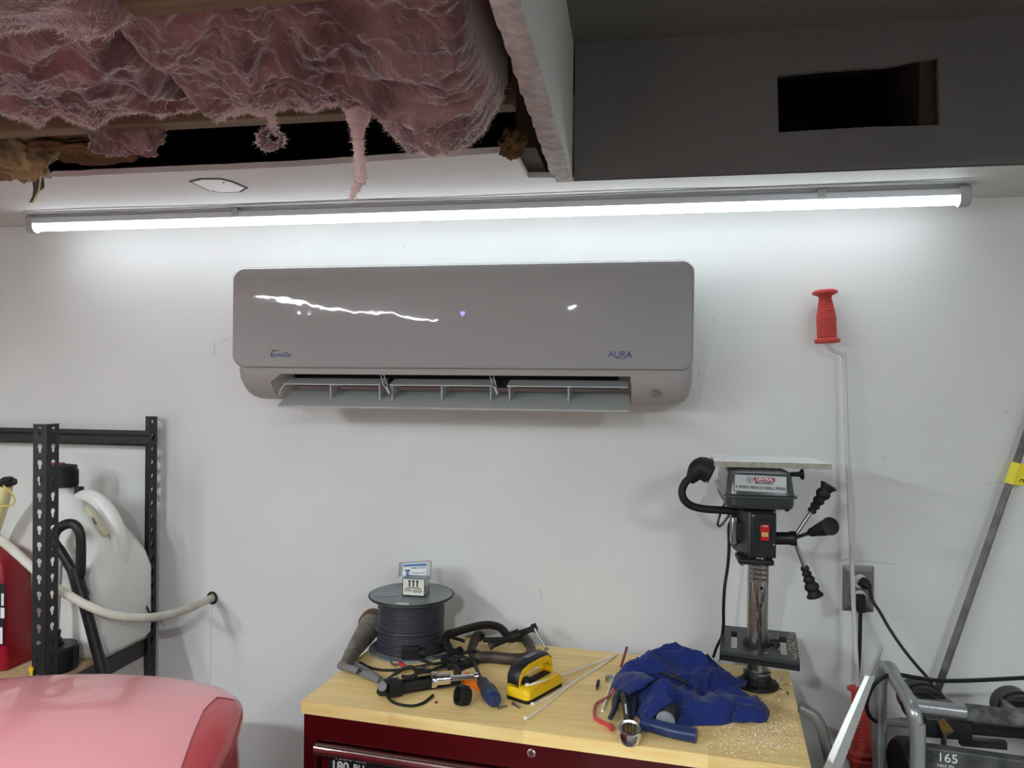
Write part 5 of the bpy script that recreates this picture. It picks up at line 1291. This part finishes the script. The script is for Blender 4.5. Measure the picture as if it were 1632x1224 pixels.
def beam(a_, b_, h=.042):
    a_, b_ = V(a_), V(b_); d = (b_ - a_).normalized(); n_ = V((-d.y, d.x, 0))
    sec = [(0, 0), (.004, 0), (.004, -.012), (.012, -.018), (.012, -h + .008), (.004, -h), (0, -h)]
    return obj('beam', MB().loft([[p + n_ * u + V((0, 0, v)) for u, v in sec] for p in (a_, b_)]), M_blackp, rack, angle=25)
zbm = onY(160, 685, -.06).z
beam((CX - .004, -.05, zbm), (XLs, -.05, zbm), .044)
SZ = .962
beam((CX - .004, -.052, SZ - .014), (XLs, -.052, SZ - .014)); beam((XLs, FY + .006, SZ - .014), (CX - .004, FY + .006, SZ - .014))
beam((CX - .006, FY + .01, SZ - .012), (CX - .006, -.04, SZ - .012), .045); beam((XLs + .006, -.04, SZ - .012), (XLs + .006, FY + .01, SZ - .012), .045)
for zz in (.5, .12):
    beam((CX - .004, -.052, zz), (XLs, -.052, zz)); beam((XLs, FY + .006, zz), (CX - .004, FY + .006, zz))
    obj('shelf_board', MB().mm((XLs + .01, FY + .012, zz), (CX - .01, -.045, zz + .012)), M_board, rack, smooth=False)
obj('shelf_board', MB().mm((XLs + .012, FY + .014, SZ - .0135), (CX - .012, -.042, SZ)), M_board, rack, smooth=False, bevel=.001)
yc = onY(51, 1066, FY - .003)
yk = obj('yellow_pin', MB().lathe([(0, 0), (.0062, 0), (.0062, .004), (0, .0045)], yc, (0, -1, 0), 14).mm((yc.x - .003, FY - .006, yc.z - .02), (yc.x + .003, FY - .002, yc.z)), M_clip, rack)

# white jug
JY = -.165
J = lambda a, b, dy=0: onY(a, b, JY + dy)
jc = V((J(124, 1000).x, JY, SZ)); jr = J(211, 980).x - jc.x
jg = thing('fuel_jug', 'large white plastic fuel jug with black screw cap on the rack', 'jug', jc)
capc = J(92, 770)
rings = []
for py, hw, hd_, off, rr_ in ((None, .92, .100, 0, .04), (1015, 1.0, .108, 0, .045), (960, 1.0, .108, 0, .045), (910, 1.0, .108, 0, .045), (885, .95, .104, -.006, .045), (860, .84, .096, -.018, .045), (835, .68, .085, -.030, .04), (812, .52, .072, -.036, .035), (793, .38, .055, -.042, .03), (782, .28, .040, capc.x - jc.x, .028), (770, .26, .038, capc.x - jc.x, .028)):
    z = SZ + .001 if py is None else J(130, py).z
    rings.append([V((jc.x + off + p[0], JY + p[1], z)) for p in rrect(2 * jr * hw, 2 * hd_, min(rr_, jr * hw * .95, hd_ * .95), 6)])
obj('jug_body', MB().loft(rings), M_jug, jg, angle=180)
hpth = [J(a, b, -.01) for a, b in ((122, 795), (138, 790), (156, 798), (174, 818), (186, 842), (192, 868), (192, 890), (188, 908))]
obj('jug_handle', MB().tube(smooth_path(hpth, 6), [.014 + .006 * min(1, i / 12) for i in range(43)], 14), M_jug, jg, angle=180)
gp_ = [J(a, b, -.075) for a, b in ((133, 806), (140, 812), (168, 852), (164, 856), (158, 850), (136, 818))]
obj('grip_recess', MB().prism(gp_, (0, .02, 0)), mat('aged_cream_plastic', (206, 198, 170), .5), jg, bevel=.003)
obj('recess_print', MB().prism([J(a, b, -.0765) for a, b in ((145, 824), (150, 826), (155, 836), (150, 836))], (0, .001, 0)), M_grey_ink, jg, smooth=False)
zc_, zd_ = J(96, 775).z, J(96, 748).z
cr = (J(118, 770).x - J(72, 770).x) / 2; cx_ = (J(118, 770).x + J(72, 770).x) / 2
cap = obj('screw_cap', MB().lathe([(cr * .9, 0), (cr, 0), (cr, zd_ - zc_), (cr * .97, zd_ - zc_ + .003), (cr * .95, zd_ - zc_ + .003), (cr * .95, zd_ - zc_ + .010), (cr * .6, zd_ - zc_ + .013), (0, zd_ - zc_ + .013)], V((cx_, JY, zc_)), n=40), M_black, jg, angle=30)
for i in range(36):
    a = 2 * math.pi * i / 36; obj('rib', MB().box(V((cx_ + cr * math.cos(a), JY + cr * math.sin(a), (zc_ + zd_) / 2)), (.003, .003, (zd_ - zc_) * .9), Matrix.Rotation(a, 3, 'Z')), M_black, cap)
obj('cap_tab', MB().mm((cx_ - .03, JY - .01, zd_ + .012), (cx_ + .010, JY + .01, zd_ + .018)), mat('dull_red_tab', (150, 90, 88), .5), cap, bevel=.002)
vp_ = J(126, 785)
obj('vent_cap', MB().lathe([(.009, 0), (.0115, .003), (.0115, .018), (.010, .020), (0, .020)], vp_ + V((0, 0, -.004)), (0.05, 0, 1), 16), M_black, jg)
obj('vent_ring', MB().tube([vp_ + V((.013 * math.cos(t), .013 * math.sin(t), -.003)) for t in [2 * math.pi * i / 16 for i in range(16)]], .002, 6, cyclic=True), M_black, jg)
obj('drain_cord', MB().tube(smooth_path([J(a, b, .06) for a, b in ((215, 935), (226, 952), (236, 972), (246, 990))]), .003, 8), M_rubber, jg)
# red can with yellowed spout at the far left
GY = -.325
G = lambda a, b, dy=0: onY(a, b, GY + dy)
gcx = G(-45, 1000).x; gw = G(36, 1030).x - gcx
gc = thing('gas_can', 'red plastic fuel can cut off at the left edge', 'fuel can', V((gcx, GY, SZ)))
rg = []
for py, k in ((None, .98), (1045, 1.0), (990, .97), (930, .90), (895, .86), (878, .78), (870, .62)):
    z = SZ + .001 if py is None else G(0, py).z
    rg.append([V((gcx + p[0], GY + p[1] * .5, z)) for p in rrect(2 * gw * k, .22 * k, .03, 5)])
obj('can_body', MB().loft(rg), M_redcan, gc, angle=50)
gy = GY - .0585
lbq = obj('label', MB().prism([onY(a, b, gy) for a, b in ((-40, 1028), (4, 1028), (8, 930), (-40, 930))], (0, -.001, 0)), M_ink, gc, smooth=False)
for a0, b0_, a1, b1_ in ((2, 946, 6, 965), (1, 969, 7, 985), (0, 1000, 4, 1026)): obj('label_print', MB().mm(onY(a0, b1_, gy - .0012), onY(a1, b0_, gy - .0016)), M_print, lbq, smooth=False)
spp = [G(-30, 870), G(-8, 820), G(6, 785), G(12, 773)]
obj('spout', MB().tube(smooth_path(spp), [.03 - .0010 * i for i in range(19)], 16), M_spout, gc)
obj('spout_cap', MB().lathe([(.008, -.004), (.021, -.004), (.021, .004), (.014, .006), (.014, .011), (0, .011)], G(12, 769), (.1, -.25, 1), 24), M_black, gc)
obj('cap_grip', MB().box(G(13, 763), (.020, .005, .009)), M_black, gc)
obj('tether', MB().tube(smooth_path([G(a, b, -.02) for a, b in ((5, 774), (16, 783), (23, 795), (21, 803), (10, 807), (-6, 806))]), .0022, 6), mat('yellow_tether', (206, 190, 92), .5), gc)
# spare ribbed cap with nozzle on the shelf
KY = -.335
Kp = lambda a, b: onY(a, b, KY)
kc = V((min(Kp(105, 1040).x, CX - .056), KY, SZ)); krr = .046
ztp = Kp(105, 1028).z
kc_ = thing('ribbed_cap', 'black ribbed cap with upright nozzle standing behind the red hood', 'cap', kc)
cb_ = obj('cap_body', MB().lathe([(0, .0005), (krr, .0005), (krr, ztp - SZ - .006), (krr * .96, ztp - SZ), (0, ztp - SZ)], kc, n=40), M_black, kc_, angle=30)
for i in range(32):
    a = 2 * math.pi * i / 32; obj('rib', MB().box(kc + V((krr * math.cos(a), krr * math.sin(a), (ztp - SZ) / 2)), (.003, .003, (ztp - SZ) * .8), Matrix.Rotation(a, 3, 'Z')), M_black, cb_)
nb = V((kc.x - .006, kc.y, ztp))
obj('nozzle', MB().lathe([(0, 0), (.020, 0), (.020, .006), (.016, .008), (.016, .014), (.012, .016), (.012, .026), (.0135, .027), (.0135, .034), (.009, .036), (0, .036)], nb, (.0, 0, 1), 24), M_black, kc_)
tag(obj('clear_tube', MB().tube([nb + V((0, 0, .036)), nb + V((-.004, .01, .12)), nb + V((-.008, .02, .20))], .0095, 14), M_pipe_clear), 'clear plastic tube rising from the ribbed cap', 'tube')
# D handle with shaft
HYd = -.305
Hd_ = lambda a, b, dy=0: onY(a, b, HYd + dy)
dh_ = thing('d_handle_tool', 'black D-grip handle tool leaning against the rack', 'handle', Hd_(160, 1060))
lp_ = [Hd_(a, b) for a, b in ((86, 862), (90, 846), (104, 836), (118, 836), (127, 848), (129, 868), (129, 895), (127, 918), (118, 914), (108, 897), (97, 879))]
obj('d_grip', MB().tube(smooth_path(lp_, 5, cyclic=True), .0125, 12, cyclic=True, flat=.8), M_black, dh_)
obj('neck', MB().tube(smooth_path([Hd_(118, 905), Hd_(126, 935), Hd_(132, 952)]), [.017 + .002 * (i % 2) * 0 for i in range(13)], 14), M_black, dh_)
sA, sB = Hd_(128, 938), Hd_(163, 1068); dsv = (sB - sA).normalized(); ftt = sA + dsv * (sA.z / -dsv.z)
obj('shaft', MB().tube([sA, ftt], .0135, 14), M_blackp, dh_)
obj('button', MB().mm(Hd_(78, 838, -.012), Hd_(93, 826, .012)), M_black, dh_, bevel=.002)
# hose
hpz = [(338, 953, -.004), (325, 959, -.06), (300, 970, -.14), (270, 979, -.21), (240, 984, -.27), (205, 984, -.32), (170, 977, -.35), (135, 963, -.37), (105, 946, -.378), (80, 930, -.385), (50, 903, -.394), (20, 876, -.40), (0, 860, -.40), (-40, 832, -.39), (-110, 800, -.33)]
ho = thing('white_hose', 'white rubber hose sagging from a hole in the wall', 'hose', onY(338, 953, -.002))
obj('hose', MB().tube(smooth_path([onY(a, b, y_) for a, b, y_ in hpz], 6), .0105, 16), M_hose, ho)
obj('wall_gasket', MB().tube([onY(338, 953, -.003) + V((.0135 * math.cos(t), 0, .0155 * math.sin(t))) for t in [2 * math.pi * i / 20 for i in range(20)]], .0032, 8, cyclic=True), M_rubber, ho)

# ================================================================== RED CAR HOOD
HZ = 1.15
ol = [(0, 1076), (60, 1072), (130, 1069), (200, 1069), (270, 1073), (325, 1081), (358, 1090), (378, 1102), (387, 1117), (385, 1135), (374, 1165), (357, 1195), (340, 1224)]
O = [onZ(a, b, HZ) for a, b in ol]
last = O[-1]; dO = (O[-1] - O[-3]).normalized()
O += [last + dO * .2, last + dO * .45 + V((-.01, 0, 0)), last + dO * .75 + V((-.05, 0, 0))]
yb_ = O[-1].y
O += [V((-1.1, yb_ - .05, HZ)), V((-1.75, yb_, HZ)), V((-1.95, yb_ + .25, HZ)), V((-1.98, -1.25, HZ)), V((-1.93, -1.0, HZ)), V((-1.75, -.87, HZ)), V((-1.45, -.85, HZ))]
OS = smooth_path(O, 6, cyclic=True); cen = V((-1.2, -1.35, HZ))
rings = []
for s_, dz_ in ((.02, .055), (.15, .053), (.3, .049), (.45, .042), (.6, .032), (.7, .024), (.8, .016), (.88, .009), (.94, .003), (.97, -.001), (.99, -.006), (1.0, -.012), (1.0, -.022), (.995, -.035)):
    rings.append([V((cen.x + (p.x - cen.x) * s_, cen.y + (p.y - cen.y) * s_, HZ + dz_ + .0)) for p in OS])
car = thing('car_front', 'glossy red car hood corner at the lower left', 'car', V((cen.x, cen.y, 0)))
hood = obj('hood', MB().loft(rings, cap0=True, cap1=False), M_carred, car, angle=180)
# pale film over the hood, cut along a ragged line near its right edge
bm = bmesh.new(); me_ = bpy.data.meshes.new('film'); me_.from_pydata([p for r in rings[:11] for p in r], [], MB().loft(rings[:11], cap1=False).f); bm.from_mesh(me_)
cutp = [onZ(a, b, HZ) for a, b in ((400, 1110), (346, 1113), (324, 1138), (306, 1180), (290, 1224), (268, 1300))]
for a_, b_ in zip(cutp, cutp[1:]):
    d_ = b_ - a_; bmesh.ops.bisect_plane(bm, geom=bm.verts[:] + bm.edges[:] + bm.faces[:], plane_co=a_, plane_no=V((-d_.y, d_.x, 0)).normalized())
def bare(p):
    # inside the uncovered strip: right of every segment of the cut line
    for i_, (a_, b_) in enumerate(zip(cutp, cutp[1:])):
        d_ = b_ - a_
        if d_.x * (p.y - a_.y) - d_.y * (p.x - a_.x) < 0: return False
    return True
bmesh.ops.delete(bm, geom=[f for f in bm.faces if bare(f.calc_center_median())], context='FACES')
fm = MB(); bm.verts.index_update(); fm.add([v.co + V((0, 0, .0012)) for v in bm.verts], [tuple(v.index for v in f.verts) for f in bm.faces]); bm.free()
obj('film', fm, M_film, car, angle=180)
r2 = []
for s_, z in ((.985, HZ - .037), (.99, HZ - .05), (1.0, HZ - .20), (1.0, HZ - .45), (.97, .35), (.93, .30)):
    r2.append([V((cen.x + (p.x - cen.x) * s_, cen.y + (p.y - cen.y) * s_, z)) for p in OS])
obj('fender', MB().loft(r2), M_carred, car, angle=60)
for wx in (-1.78, -.75): obj('wheel', MB().lathe([(0, -.09), (.2, -.09), (.30, -.085), (.32, -.06), (.32, .06), (.30, .085), (.2, .09), (0, .09)], V((wx, -1.45, .32)), (1, 0, 0), 32), M_rubber, car)
